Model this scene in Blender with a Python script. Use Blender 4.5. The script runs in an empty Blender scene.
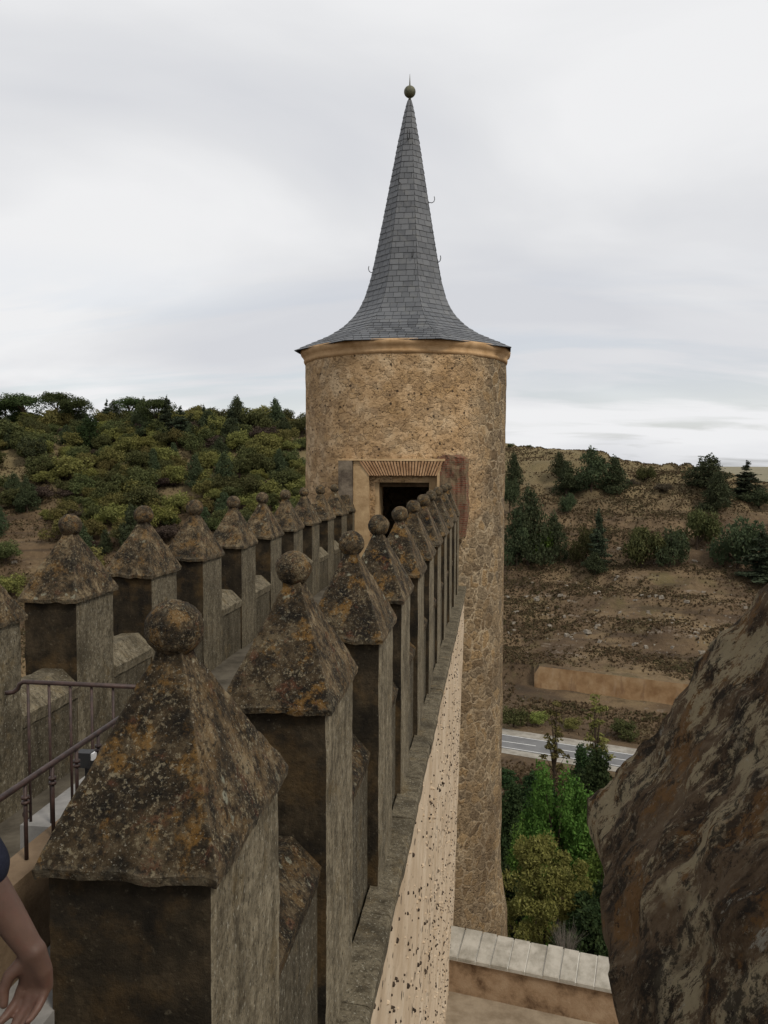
import bpy, math, random
import numpy as np
from mathutils import Vector, Matrix, noise as mn

random.seed(7); rng = np.random.default_rng(11)
S = bpy.context.scene
COL = S.collection
R = math.radians

# ------------------------------------------------------------------ helpers
def link(o, parent=None):
    COL.objects.link(o)
    if parent is not None: o.parent = parent
    return o
def tag(o, label=None, cat=None, group=None, kind=None):
    if label: o['label'] = label
    if cat: o['category'] = cat
    if group: o['group'] = group
    if kind: o['kind'] = kind
    return o
def empty(name, loc=(0,0,0), label=None, cat=None, group=None):
    o = bpy.data.objects.new(name, None); o.location = loc; o.empty_display_size = .2
    return tag(link(o), label, cat, group)
def meshobj(name, verts, faces, mats, parent=None, smooth=False, mi=None, kind=None):
    me = bpy.data.meshes.new(name)
    me.from_pydata([tuple(v) for v in verts], [], [tuple(f) for f in faces])
    for m in (mats if isinstance(mats, (list, tuple)) else [mats]): me.materials.append(m)
    if mi is not None: me.polygons.foreach_set('material_index', np.asarray(mi, dtype=np.int32))
    if smooth: me.polygons.foreach_set('use_smooth', np.ones(len(me.polygons), dtype=bool))
    me.update()
    o = bpy.data.objects.new(name, me); link(o, parent)
    if kind: o['kind'] = kind
    return o
class MB:
    """collects verts and faces of one mesh"""
    def __init__(s): s.v = []; s.f = []; s.m = []
    def add(s, v, f, m=0):
        b = len(s.v); s.v += [tuple(p) for p in v]; s.f += [tuple(i+b for i in q) for q in f]; s.m += [m]*len(f)
    def box(s, x0, x1, y0, y1, z0, z1, m=0, j=0.0):
        q = lambda a: a + (random.uniform(-j, j) if j else 0)
        v = [(q(x), q(y), q(z)) for z in (z0, z1) for x, y in ((x0,y0),(x1,y0),(x1,y1),(x0,y1))]
        s.add(v, [(3,2,1,0),(4,5,6,7),(0,1,5,4),(1,2,6,5),(2,3,7,6),(3,0,4,7)], m)
    def tube(s, pts, rad, n=8, m=0):
        pts = [Vector(p) for p in pts]; k = len(pts)
        rads = rad if isinstance(rad, (list, tuple)) else [rad]*k
        v = []; f = []; a = None
        for i, p in enumerate(pts):
            d = (pts[min(i+1, k-1)] - pts[max(i-1, 0)]).normalized()
            if a is None: a = d.cross(Vector((0.03, 0.02, 1)) if abs(d.z) < .9 else Vector((1, 0, 0.02))).normalized()
            else: a = (a - d*a.dot(d)).normalized()
            b = d.cross(a)
            for q in range(n):
                t = 2*math.pi*q/n; v.append(p + (a*math.cos(t) + b*math.sin(t))*rads[i])
        for i in range(k-1):
            for q in range(n):
                f.append((i*n+q, i*n+(q+1) % n, (i+1)*n+(q+1) % n, (i+1)*n+q))
        f.append(tuple(range(n))[::-1]); f.append(tuple((k-1)*n+q for q in range(n)))
        s.add(v, f, m)
    def lathe(s, prof, c, n=24, m=0):
        v = []; f = []
        for (r, z) in prof:
            for q in range(n):
                t = 2*math.pi*q/n; v.append((c[0]+r*math.cos(t), c[1]+r*math.sin(t), c[2]+z))
        k = len(prof)
        for i in range(k-1):
            for q in range(n):
                f.append((i*n+q, i*n+(q+1) % n, (i+1)*n+(q+1) % n, (i+1)*n+q))
        s.add(v, f, m)
    def build(s, name, mats, parent=None, smooth=False, kind=None):
        return meshobj(name, s.v, s.f, mats, parent, smooth, s.m, kind)
def fbm(p, sc, oct=4):
    return mn.fractal(Vector(p)*sc, 0.9, 2.1, oct, noise_basis='PERLIN_ORIGINAL')
def loft(rings, n, amp=0.0, sc=6.0, seed=0, xy=(0,0), edge=0.0, rowsides=True, close=True):
    """stack of rectangular rings (z,hx,hy[,ox,oy]); n points a side; roughened along the outward normal"""
    v = []; f = []; side = []; m = 4*n
    for rg in rings:
        z, hx, hy = rg[:3]; ox, oy = (rg[3:5] if len(rg) > 3 else (0, 0))
        for sd in range(4):
            for k in range(n):
                t = -1 + 2*k/n
                x, y, nx, ny = ((t*hx, -hy, 0, -1), (hx, t*hy, 1, 0), (-t*hx, hy, 0, 1), (-hx, -t*hy, -1, 0))[sd]
                w = xy[0]+ox+x; u = xy[1]+oy+y
                if k == 0: nx, ny = ((-.7,-.7),(.7,-.7),(.7,.7),(-.7,.7))[sd]
                a = 0.0
                if amp:
                    a = amp*(fbm((w+seed, u, z), sc) + .6*fbm((w, u+seed, z), sc*3.3, 3))
                    if k == 0: a -= amp*.7
                zz = z + (edge*fbm((w*1.3+seed, u, 3.1), 5.0) if edge else 0)
                v.append((w + nx*a, u + ny*a, zz + a*.5))
    for i in range(len(rings)-1):
        for q in range(m):
            f.append((i*m+q, i*m+(q+1) % m, (i+1)*m+(q+1) % m, (i+1)*m+q)); side.append(q//n)
    if close:
        f.append(tuple(range(m))[::-1]); side.append(4)
        f.append(tuple((len(rings)-1)*m+q for q in range(m))); side.append(5)
    return v, f, side
def lerp(a, b, t): return a+(b-a)*t

# ------------------------------------------------------------------ materials
class NT:
    def __init__(s, name, rough=.95, spec=.15):
        s.m = bpy.data.materials.new(name); s.m.use_nodes = True; s.t = s.m.node_tree
        s.b = s.t.nodes['Principled BSDF']; s.b.inputs['Roughness'].default_value = rough
        s.b.inputs['Specular IOR Level'].default_value = spec
        s.geo = s.t.nodes.new('ShaderNodeNewGeometry'); s.pos = s.geo.outputs['Position']
    def n(s, ty, **kw):
        x = s.t.nodes.new(ty)
        for k, val in kw.items(): setattr(x, k, val)
        return x
    def l(s, a, b): s.t.links.new(a, b)
    def val(s, sock, v):
        if hasattr(v, 'is_output'): s.l(v, sock)
        else: sock.default_value = v
    def scale(s, vec, sx, sy, sz, loc=(0,0,0)):
        x = s.n('ShaderNodeMapping'); s.l(vec, x.inputs[0]); x.inputs['Scale'].default_value = (sx, sy, sz); x.inputs['Location'].default_value = loc
        return x.outputs[0]
    def noise(s, sc, det=6, rough=.6, vec=None, off=0, dist=0):
        v = vec or s.pos
        if off: v = s.scale(v, 1, 1, 1, (off, off*.7, -off*.3))
        x = s.n('ShaderNodeTexNoise'); s.l(v, x.inputs['Vector']); x.inputs['Scale'].default_value = sc
        x.inputs['Detail'].default_value = det; x.inputs['Roughness'].default_value = rough; x.inputs['Distortion'].default_value = dist
        return x.outputs['Fac']
    def voro(s, sc, feature='F1', vec=None, out='Distance', rnd=1.0):
        x = s.n('ShaderNodeTexVoronoi', feature=feature); s.l(vec or s.pos, x.inputs['Vector']); x.inputs['Scale'].default_value = sc
        x.inputs['Randomness'].default_value = rnd
        return x.outputs[out]
    def ramp(s, fac, stops, interp='LINEAR'):
        x = s.n('ShaderNodeValToRGB'); s.l(fac, x.inputs[0]); r = x.color_ramp; r.interpolation = interp
        while len(r.elements) < len(stops): r.elements.new(.5)
        for e, (p, c) in zip(r.elements, stops):
            e.position = p; e.color = (c, c, c, 1) if isinstance(c, (int, float)) else (*c, 1)
        return x.outputs[0]
    def step(s, fac, a, b): return s.ramp(fac, [(a, 0.0), (b, 1.0)])
    def mix(s, fac, a, b, mode='MIX'):
        x = s.n('ShaderNodeMix', data_type='RGBA', blend_type=mode)
        s.val(x.inputs[0], fac)
        for i, c in ((6, a), (7, b)):
            if hasattr(c, 'is_output'): s.l(c, x.inputs[i])
            else: x.inputs[i].default_value = (*c, 1)
        return x.outputs[2]
    def math(s, op, a, b=0.0, clamp=False):
        x = s.n('ShaderNodeMath', operation=op); x.use_clamp = clamp
        s.val(x.inputs[0], a); s.val(x.inputs[1], b); return x.outputs[0]
    def xyz(s, vec=None):
        x = s.n('ShaderNodeSeparateXYZ'); s.l(vec or s.pos, x.inputs[0]); return x.outputs
    def bump(s, h, strength=.5, dist=.02, prev=None):
        x = s.n('ShaderNodeBump'); s.l(h, x.inputs['Height']); x.inputs['Strength'].default_value = strength; x.inputs['Distance'].default_value = dist
        if prev is not None: s.l(prev, x.inputs['Normal'])
        return x.outputs[0]
    def done(s, col, nrm=None, rough=None):
        if hasattr(col, 'is_output'): s.l(col, s.b.inputs['Base Color'])
        else: s.b.inputs['Base Color'].default_value = (*col, 1)
        if nrm is not None: s.l(nrm, s.b.inputs['Normal'])
        if rough is not None: s.val(s.b.inputs['Roughness'], rough)
        return s.m

def mat_lichen(name, dark=1.0, ochre=.5, pale=.5, sc=1.0):
    t = NT(name)
    n1 = t.noise(4.2*sc, 10, .72, dist=.12)
    base = t.ramp(n1, [(.38, (.011*dark, .009*dark, .0065*dark)), (.46, (.030*dark, .022*dark, .013*dark)),
                       (.54, (.072*dark, .050*dark, .027*dark)), (.64, (.15*dark, .115*dark, .068*dark))])
    # rust and ochre lichen
    o1 = t.noise(4.5*sc, 8, .7, off=13.0)
    base = t.mix(t.math('MULTIPLY', t.step(o1, .53, .60), ochre), base, (.185, .098, .024))
    o2 = t.noise(5.5*sc, 8, .7, off=31.0)
    base = t.mix(t.math('MULTIPLY', t.step(o2, .58, .66), .6), base, (.085, .034, .018))
    # grey green crust in rounded plates
    vw = t.n('ShaderNodeVectorMath', operation='ADD'); t.l(t.pos, vw.inputs[0])
    nd = t.n('ShaderNodeTexNoise'); nd.inputs['Scale'].default_value = 14*sc; t.l(t.pos, nd.inputs['Vector'])
    sc2 = t.n('ShaderNodeVectorMath', operation='SCALE'); t.l(nd.outputs['Color'], sc2.inputs[0]); sc2.inputs['Scale'].default_value = .09; t.l(sc2.outputs[0], vw.inputs[1])
    v1 = t.voro(6.5*sc, vec=vw.outputs[0])
    plates = t.math('MULTIPLY', t.ramp(v1, [(.13, 1.0), (.20, 0.0)]), t.step(t.noise(1.6*sc, 3, .5, off=7), .50, .56))
    base = t.mix(t.math('MULTIPLY', plates, .8*pale+.2), base, (.20, .195, .145))
    # small pale flecks
    f1 = t.noise(34*sc, 5, .75, off=3.0)
    fl = t.math('MULTIPLY', t.step(f1, .545, .60), t.step(t.noise(4.2*sc, 5, .6, off=21), .40, .60))
    base = t.mix(t.math('MULTIPLY', fl, pale), base, (.205, .172, .110))
    f3 = t.noise(58*sc, 5, .8, off=63.0)
    base = t.mix(t.math('MULTIPLY', t.step(f3, .60, .65), .85*pale), base, (.36, .34, .27))
    # black flecks
    f2 = t.noise(24*sc, 6, .75, off=41.0)
    base = t.mix(t.math('MULTIPLY', t.step(f2, .53, .59), .8), base, (.011, .009, .007))
    pt = t.math('MULTIPLY', t.step(t.geo.outputs['Pointiness'], .515, .56), t.step(t.noise(13*sc, 5, .7, off=55), .40, .60))
    base = t.mix(t.math('MULTIPLY', pt, .2), base, (.27, .235, .17))
    h = t.math('ADD', t.math('MULTIPLY', t.noise(22*sc, 8, .72), .7), t.math('MULTIPLY', t.noise(75*sc, 4, .7, off=5), .35))
    h = t.math('ADD', h, t.math('MULTIPLY', plates, .10))
    return t.done(base, t.bump(h, .9, .03/sc))

def mat_render(name, tint=1.0, streak=1.0):
    """old grey lime render with vertical run marks"""
    t = NT(name)
    st = t.math('ADD', t.math('MULTIPLY', t.noise(1.0, 8, .7, vec=t.scale(t.pos, 6, 6, 1.1)), .45), t.math('MULTIPLY', t.noise(11, 10, .78, off=71), .55))
    base = t.ramp(st, [(.36, (.046*tint, .037*tint, .023*tint)), (.46, (.130*tint, .108*tint, .071*tint)), (.58, (.255*tint, .218*tint, .150*tint))])
    big = t.noise(1.5, 6, .65, off=9)
    base = t.mix(t.math('MULTIPLY', t.step(big, .50, .66), .75*streak), base, (.052, .043, .028))
    oc = t.noise(2.6, 6, .65, off=27)
    base = t.mix(t.math('MULTIPLY', t.step(oc, .57, .68), .4), base, (.15, .105, .045))
    sp = t.noise(30, 5, .75, vec=t.scale(t.pos, 1.3, 1.3, .75), off=4)
    base = t.mix(t.math('MULTIPLY', t.step(sp, .55, .61), .8), base, (.030, .025, .017))
    wh = t.noise(30, 5, .75, vec=t.scale(t.pos, 1.3, 1.3, .8), off=15)
    base = t.mix(t.math('MULTIPLY', t.step(wh, .58, .64), .6), base, (.38, .36, .29))
    h = t.math('ADD', t.noise(20, 7, .7), t.math('MULTIPLY', sp, -.5))
    return t.done(base, t.bump(h, .7, .025))

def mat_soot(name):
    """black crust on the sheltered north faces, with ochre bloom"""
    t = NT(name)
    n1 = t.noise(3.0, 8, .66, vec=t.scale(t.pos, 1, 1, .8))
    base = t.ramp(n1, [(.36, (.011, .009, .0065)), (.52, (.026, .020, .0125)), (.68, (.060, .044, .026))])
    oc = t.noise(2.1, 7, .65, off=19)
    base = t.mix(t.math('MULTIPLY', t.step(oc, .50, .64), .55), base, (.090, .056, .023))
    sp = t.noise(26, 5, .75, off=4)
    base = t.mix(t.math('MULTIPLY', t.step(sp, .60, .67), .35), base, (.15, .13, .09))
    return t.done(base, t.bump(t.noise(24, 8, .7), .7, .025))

M = {}
M['cap'] = mat_lichen('lichen_covered_stone', .60, .55, .75)
M['cap_left'] = mat_lichen('grey_lichen_stone', 1.05, .35, .70)
def mat_rock():
    t = NT('streaked_lichen_rock'); p = t.xyz()
    cx = t.n('ShaderNodeCombineXYZ'); t.l(t.math('MULTIPLY', t.math('ADD', p[1], t.math('MULTIPLY', p[2], .25)), 7.0), cx.inputs[0]); t.l(t.math('MULTIPLY', t.math('ADD', p[0], p[2]), 2.3), cx.inputs[1]); t.l(t.math('MULTIPLY', t.math('SUBTRACT', p[0], p[2]), 4.0), cx.inputs[2])
    sv = cx.outputs[0]
    n1 = t.noise(1.9, 14, .80, vec=sv)
    c = t.ramp(n1, [(.40, (.030, .020, .012)), (.455, (.092, .058, .031)), (.52, (.155, .100, .055)), (.60, (.215, .15, .09))])
    o = t.noise(7.0, 12, .78, off=11); c = t.mix(t.math('MULTIPLY', t.step(o, .535, .565), .6), c, (.25, .120, .034))
    n2 = t.noise(1.9, 14, .80, vec=sv, off=5.3); reg = t.step(t.noise(2.6, 6, .65, off=3), .46, .52)
    c = t.mix(t.math('MULTIPLY', t.math('MULTIPLY', t.step(n2, .505, .525), reg), .92), c, t.mix(t.noise(25, 6, .7, off=6), (.34, .265, .15), (.56, .46, .29)))
    n3 = t.noise(3.4, 12, .8, vec=sv, off=9.1); c = t.mix(t.math('MULTIPLY', t.step(n3, .61, .63), .7), c, (.48, .45, .36))
    n4 = t.noise(18, 12, .8, off=2); c = t.mix(t.math('MULTIPLY', t.step(n4, .525, .555), .85), c, (.024, .018, .012))
    n5 = t.noise(60, 8, .8, off=8); c = t.mix(t.math('MULTIPLY', t.step(n5, .575, .605), .7), c, (.33, .27, .18))
    h = t.math('ADD', t.math('MULTIPLY', t.noise(24, 14, .82), 1.2), t.math('MULTIPLY', n4, -.5)); h = t.math('ADD', h, t.math('MULTIPLY', t.noise(90, 5, .75), .3))
    return t.done(c, t.bump(h, 1.0, .030))
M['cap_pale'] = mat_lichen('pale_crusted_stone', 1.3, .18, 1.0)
M['cap_near'] = mat_rock()
M['ball'] = mat_lichen('lichen_ball_stone', .95, .40, .9, 2.2)
M['render'] = mat_render('weathered_lime_render', .92)
M['render_left'] = mat_render('grey_lime_render', .70)
M['render_dark'] = mat_render('stained_lime_render', .45, 1.1)
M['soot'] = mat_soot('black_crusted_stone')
M['sill'] = mat_lichen('sill_stone', .75, .22, .8, 1.0)
M['sill_left'] = mat_render('pale_sill_stone', .80, 1.0)
M['ledge'] = mat_render('ledge_stone', .66, 1.3)

def mat_cream():
    t = NT('cream_lime_plaster')
    n1 = t.noise(1.1, 6, .6); base = t.ramp(n1, [(.35, (.41, .315, .215)), (.55, (.51, .41, .295)), (.7, (.575, .485, .37))])
    v = t.n('ShaderNodeTexVoronoi'); t.l(t.scale(t.pos, 1, .8, 1), v.inputs['Vector']); v.inputs['Scale'].default_value = 6.3
    thr = t.math('MULTIPLY', t.xyz(v.outputs['Color'])[0], .30)
    v2 = t.noise(30, 3, .6); d = t.math('ADD', v.outputs['Distance'], t.math('MULTIPLY', t.math('SUBTRACT', v2, .5), .12))
    dots = t.math('LESS_THAN', d, thr)
    v3 = t.n('ShaderNodeTexVoronoi'); t.l(t.scale(t.pos, 1, .8, 1, (3.3, 1.1, .7)), v3.inputs['Vector']); v3.inputs['Scale'].default_value = 3.4
    big = t.math('LESS_THAN', t.math('ADD', v3.outputs['Distance'], t.math('MULTIPLY', t.math('SUBTRACT', v2, .5), .16)), t.math('MULTIPLY', t.xyz(v3.outputs['Color'])[1], .20))
    st = t.noise(1.0, 6, .65, vec=t.scale(t.pos, 5, 5, .35)); base = t.mix(t.math('MULTIPLY', t.step(st, .5, .68), .22), base, (.36, .27, .175))
    dd = t.math('MAXIMUM', dots, big)
    base = t.mix(t.math('MULTIPLY', dd, .92), base, (.035, .028, .022))
    h = t.math('SUBTRACT', t.math('MULTIPLY', t.noise(9, 7, .65), .6), t.math('MULTIPLY', dd, .6))
    return t.done(base, t.bump(h, .6, .03))
M['cream'] = mat_cream()

def mat_tower():
    t = NT('rubble_and_slag_plaster')
    nd = t.n('ShaderNodeTexNoise'); nd.inputs['Scale'].default_value = 2.5; nd.inputs['Detail'].default_value = 5; t.l(t.pos, nd.inputs['Vector'])
    sc2 = t.n('ShaderNodeVectorMath', operation='SCALE'); t.l(nd.outputs['Color'], sc2.inputs[0]); sc2.inputs['Scale'].default_value = .42
    vw = t.n('ShaderNodeVectorMath', operation='ADD'); t.l(t.pos, vw.inputs[0]); t.l(sc2.outputs[0], vw.inputs[1])
    wp = vw.outputs[0]
    # plastered part
    n1 = t.noise(.9, 7, .65); pl = t.ramp(n1, [(.36, (.39, .25, .125)), (.5, (.53, .36, .20)), (.62, (.62, .46, .285))])
    cells = t.n('ShaderNodeTexVoronoi'); t.l(t.scale(wp, 1, 1, 1.5), cells.inputs['Vector']); cells.inputs['Scale'].default_value = 2.9
    edge = t.voro(2.9, 'DISTANCE_TO_EDGE', t.scale(wp, 1, 1, 1.5))
    show = t.math('GREATER_THAN', t.xyz(cells.outputs['Color'])[0], .42)
    inner = t.math('MULTIPLY', show, t.step(edge, .05, .09))
    pl = t.mix(t.math('MULTIPLY', inner, .50), pl, t.mix(t.xyz(cells.outputs['Color'])[1], (.24, .165, .10), (.44, .28, .13)))
    rim = t.math('MULTIPLY', show, t.math('MULTIPLY', t.ramp(edge, [(.02, 0.0), (.05, 1.0), (.09, 0.0)]), t.step(t.noise(3.5, 4, .6, off=33), .40, .60)))
    pl = t.mix(rim, pl, (.085, .056, .034))
    v = t.n('ShaderNodeTexVoronoi'); t.l(t.pos, v.inputs['Vector']); v.inputs['Scale'].default_value = 4.6
    dots = t.math('LESS_THAN', v.outputs['Distance'], t.math('MULTIPLY', t.xyz(v.outputs['Color'])[0], .235))
    pl = t.mix(t.math('MULTIPLY', dots, .85), pl, (.045, .033, .024))
    ks = t.noise(7.5, 7, .72, vec=t.scale(t.pos, 1, 1, 1.9), off=77)
    pl = t.mix(t.math('MULTIPLY', t.step(ks, .59, .63), .45), pl, (.19, .125, .068)); pl = t.mix(t.math('MULTIPLY', t.ramp(ks, [(.36, 1.0), (.42, 0.0)]), .3), pl, (.62, .49, .31))
    # bare rubble part
    ce2 = t.n('ShaderNodeTexVoronoi'); t.l(wp, ce2.inputs['Vector']); ce2.inputs['Scale'].default_value = 2.3
    ed2 = t.voro(2.3, 'DISTANCE_TO_EDGE', wp)
    c3 = t.xyz(ce2.outputs['Color'])
    st = t.mix(c3[0], (.16, .112, .066), (.40, .27, .135)); st = t.mix(t.math('MULTIPLY', c3[1], .5), st, (.32, .27, .19))
    st = t.mix(t.math('MULTIPLY', t.step(t.noise(7, 6, .7), .48, .66), .6), st, (.075, .055, .036))
    mort = t.mix(t.noise(3, 5, .6, off=8), (.34, .26, .165), (.52, .42, .285))
    rb = t.mix(t.math('MULTIPLY', t.ramp(ed2, [(.025, 1.0), (.10, 0.0)]), t.step(t.noise(1.1, 6, .65, off=61), .36, .56)), st, mort)
    z = t.xyz()[2]
    rb = t.mix(t.math('MULTIPLY', t.step(t.noise(.45, 5, .6, vec=t.scale(t.pos, 1, 1, .5), off=4), .47, .62), .5), rb, (.13, .088, .050))
    rb = t.mix(t.math('MULTIPLY', dots, .6), rb, (.05, .036, .026))
    # where the plaster has fallen: the river side
    x = t.xyz()[0]
    msk = t.math('ADD', x, t.math('MULTIPLY', t.math('SUBTRACT', t.noise(.8, 6, .6, off=2), .5), 1.6))
    lowz = t.n('ShaderNodeMapRange'); t.l(z, lowz.inputs[0]); lowz.inputs[1].default_value = -1.5; lowz.inputs[2].default_value = -4.5; lowz.inputs[4].default_value = 1.5; msk = t.math('ADD', msk, lowz.outputs[0])
    mk = t.n('ShaderNodeMapRange'); t.l(msk, mk.inputs[0]); mk.inputs[1].default_value = -1.15; mk.inputs[2].default_value = -.05
    col = t.mix(mk.outputs[0], pl, rb)
    h = t.math('ADD', t.math('MULTIPLY', t.noise(6, 9, .75), .9), t.math('MULTIPLY', t.math('MULTIPLY', t.step(ed2, .02, .12), mk.outputs[0]), .22))
    h = t.math('ADD', h, t.math('MULTIPLY', inner, .25))
    h = t.math('SUBTRACT', h, t.math('MULTIPLY', dots, .5)); h = t.math('SUBTRACT', h, t.math('MULTIPLY', t.step(ks, .56, .62), .35))
    return t.done(col, t.bump(h, 1.0, .14))
M['tower'] = mat_tower()

def mat_simple(name, c0, c1, sc=3, bump=.5, bd=.02, rough=.93, spec=.15, c2=None, bsc=None):
    t = NT(name, rough, spec); n1 = t.noise(sc, 8, .66)
    st = [(.36, c0), (.62, c1)] if c2 is None else [(.34, c0), (.5, c1), (.66, c2)]
    return t.done(t.ramp(n1, st), t.bump(t.noise(bsc or sc*7, 7, .7), bump, bd))
M['cornice'] = mat_simple('cornice_stucco', (.36, .225, .11), (.52, .35, .195), 2.2, .5, .02)
M['jamb'] = mat_simple('door_surround_stucco', (.30, .20, .105), (.47, .335, .19), 2.0, .6, .03)
M['greystone'] = mat_simple('grey_pilaster_stone', (.07, .055, .042), (.19, .155, .115), 3, .8, .03)
M['dark'] = mat_simple('dark_interior', (.01, .008, .006), (.02, .016, .012), 2)
M['wood'] = mat_simple('old_door_timber', (.035, .022, .012), (.085, .055, .030), 5)
M['archjoint'] = mat_simple('arch_mortar', (.16, .10, .055), (.24, .155, .09), 4)
M['archbrick'] = mat_simple('arch_brick', (.26, .145, .075), (.42, .265, .15), 4, .5, .01)
def mat_redbrick():
    t = NT('red_brick_patch')
    b = t.n('ShaderNodeTexBrick'); t.l(t.scale(t.pos, 1, 1, 1), b.inputs['Vector'])
    # bricks laid in the x-z plane
    cx = t.n('ShaderNodeCombineXYZ'); p = t.xyz(); t.l(p[0], cx.inputs[0]); t.l(p[2], cx.inputs[1]); t.l(cx.outputs[0], b.inputs['Vector'])
    b.inputs['Scale'].default_value = 1.0; b.inputs['Brick Width'].default_value = .28; b.inputs['Row Height'].default_value = .075; b.inputs['Mortar Size'].default_value = .012
    b.inputs['Color1'].default_value = (.19, .072, .043, 1); b.inputs['Color2'].default_value = (.125, .055, .036, 1); b.inputs['Mortar'].default_value = (.17, .12, .08, 1)
    c = t.mix(t.step(t.noise(2.4, 6, .7, off=6), .45, .56), b.outputs['Color'], (.16, .115, .07))
    return t.done(c, t.bump(t.math('ADD', t.noise(14, 6, .7), t.math('MULTIPLY', b.outputs['Fac'], -.6)), .9, .04))
M['redbrick'] = mat_redbrick()
def mat_slate():
    t = NT('roof_slate', .55, .4)
    i = t.geo.outputs['Random Per Island']
    c = t.ramp(i, [(0.0, (.070, .074, .081)), (.5, (.092, .098, .107)), (1.0, (.122, .128, .137))])
    c = t.mix(t.math('MULTIPLY', t.step(t.noise(3.0, 6, .65), .52, .68), .45), c, (.15, .15, .14))
    return t.done(c, t.bump(t.noise(14, 6, .7), .35, .02), t.ramp(i, [(0, .45), (1, .65)]))
M['slate'] = mat_slate()
M['iron'] = mat_simple('rusty_painted_iron', (.020, .011, .009), (.055, .030, .024), 18, .3, .004, .55, .4)
M['lead'] = mat_simple('verdigris_metal', (.045, .050, .030), (.12, .115, .065), 9, .4, .01, .6, .4)
M['hook'] = mat_simple('black_iron', (.012, .012, .013), (.03, .03, .032), 9, .3, .01, .6, .4)
M['concrete'] = mat_simple('pale_paving_concrete', (.16, .155, .145), (.26, .25, .235), 3, .4, .01)
M['floor'] = mat_simple('walkway_stone', (.050, .043, .032), (.115, .100, .076), 2.0, .6, .02)
M['kerb'] = mat_simple('brown_plastered_kerb', (.11, .075, .045), (.19, .135, .085), 2.4, .5, .02)
M['coping'] = mat_simple('pale_coping_stone', (.24, .225, .19), (.40, .38, .335), 2.2, .5, .02)
M['joint'] = mat_simple('white_mortar', (.5, .48, .43), (.62, .6, .55), 3, .3, .01)
M['terrace_wall'] = mat_simple('brown_plaster', (.105, .065, .038), (.27, .185, .115), 1.3, .6, .03, c2=(.34, .25, .165))
M['terrace'] = mat_simple('sandy_paving', (.19, .15, .105), (.30, .25, .185), 1.4, .5, .02)
M['lampbox'] = mat_simple('black_plastic', (.012, .012, .012), (.02, .02, .02), 8, .1, .01, .5, .4)
M['lampglass'] = mat_simple('white_lens', (.55, .55, .55), (.65, .65, .65), 8, .05, .01, .3, .5)

# ------------------------------------------------------------------ camera
YAW, PITCH, ROLL = .1317, .0563, .003
fw = Vector((-math.sin(YAW)*math.cos(PITCH), math.cos(YAW)*math.cos(PITCH), -math.sin(PITCH)))
rt = Vector((math.cos(YAW), math.sin(YAW), 0)); up = rt.cross(fw)
r2 = rt*math.cos(ROLL)+up*math.sin(ROLL); u2 = up*math.cos(ROLL)-rt*math.sin(ROLL)
cd = bpy.data.cameras.new('camera'); cam = bpy.data.objects.new('camera', cd); COL.objects.link(cam)
mw = Matrix((r2, u2, -fw)).transposed().to_4x4(); cam.matrix_world = mw
cd.sensor_fit = 'VERTICAL'; cd.sensor_height = 36; cd.lens = 36*830/1024; cd.clip_start = .02; cd.clip_end = 60000
S.camera = cam

# ------------------------------------------------------------------ terrain
PV = [-4000, -300, -60, 34, 45, 58, 78, 100, 130, 142, 167, 176, 184, 186.8, 188.2, 203, 208, 222, 228, 255, 292, 325, 345, 375, 450, 700, 3000, 60000]
PZ = [-40, -40, -34, -30, -34, -39, -45, -48.5, -50.8, -51, -51, -49.8, -48.2, -47.8, -43.5, -41.6, -39.2, -37, -34.6, -27, -12, 1.5, 6.2, 5, -8, -24, -22, -22]
HX = [-2000, -420, -260, -200, -135, -77, 0, 60, 85, 112, 200, 500, 2000]
HZ = [-8, 4, 11, 14.5, 17.5, 13, 7, .6, -4, -9.5, -17, -20, -20]
def smoothstep(a, b, x):
    t = np.clip((x-a)/(b-a), 0, 1); return t*t*(3-2*t)
def vcoord(x, y): return y + .35*np.maximum(x, 0) - .12*np.minimum(x, 0)
def terr(x, y):
    x = np.asarray(x, float); y = np.asarray(y, float)
    v = vcoord(x, y)
    z = np.interp(v, PV, PZ)
    hz = np.interp(x + 12*np.sin(y*.013), HX, HZ)
    z = z + (hz-6.2)*smoothstep(190, 335, v)*(1-smoothstep(360, 800, v))
    w = smoothstep(172, 215, v)*(1-smoothstep(500, 900, v))
    z = z + w*(1.3*np.sin(x*.055+y*.021)+.8*np.sin(x*.13-y*.05+1.3)+.5*np.sin(x*.31+y*.23)+.35*np.sin(x*.57-y*.71))
    # old cultivation terraces
    st = np.sin(z*1.45 + .7*np.sin(x*.05))
    z = z + w*.45*np.tanh(2.5*st)
    return z
def grid_axis(pts):
    out = []
    for (a, b, d) in pts: out += list(np.arange(a, b, d))
    return np.array(out + [pts[-1][1]])
gx = grid_axis([(-30000, -6000, 6000), (-6000, -1000, 1000), (-1000, -420, 60), (-420, -280, 7), (-280, 170, 2.0), (170, 300, 8), (300, 1000, 70), (1000, 6000, 1000), (6000, 30000, 6000)])
gy = grid_axis([(-4000, -400, 900), (-400, -40, 40), (-40, 40, 8), (40, 140, 2.5), (140, 345, 1.35), (345, 430, 4), (430, 1000, 40), (1000, 6000, 400), (6000, 50000, 5000)])
GX, GY = np.meshgrid(gx, gy); GZ = terr(GX, GY)
nx_, ny_ = len(gx), len(gy)
idx = np.arange(nx_*ny_).reshape(ny_, nx_)
fc = np.stack([idx[:-1, :-1], idx[:-1, 1:], idx[1:, 1:], idx[1:, :-1]], -1).reshape(-1, 4)
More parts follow.
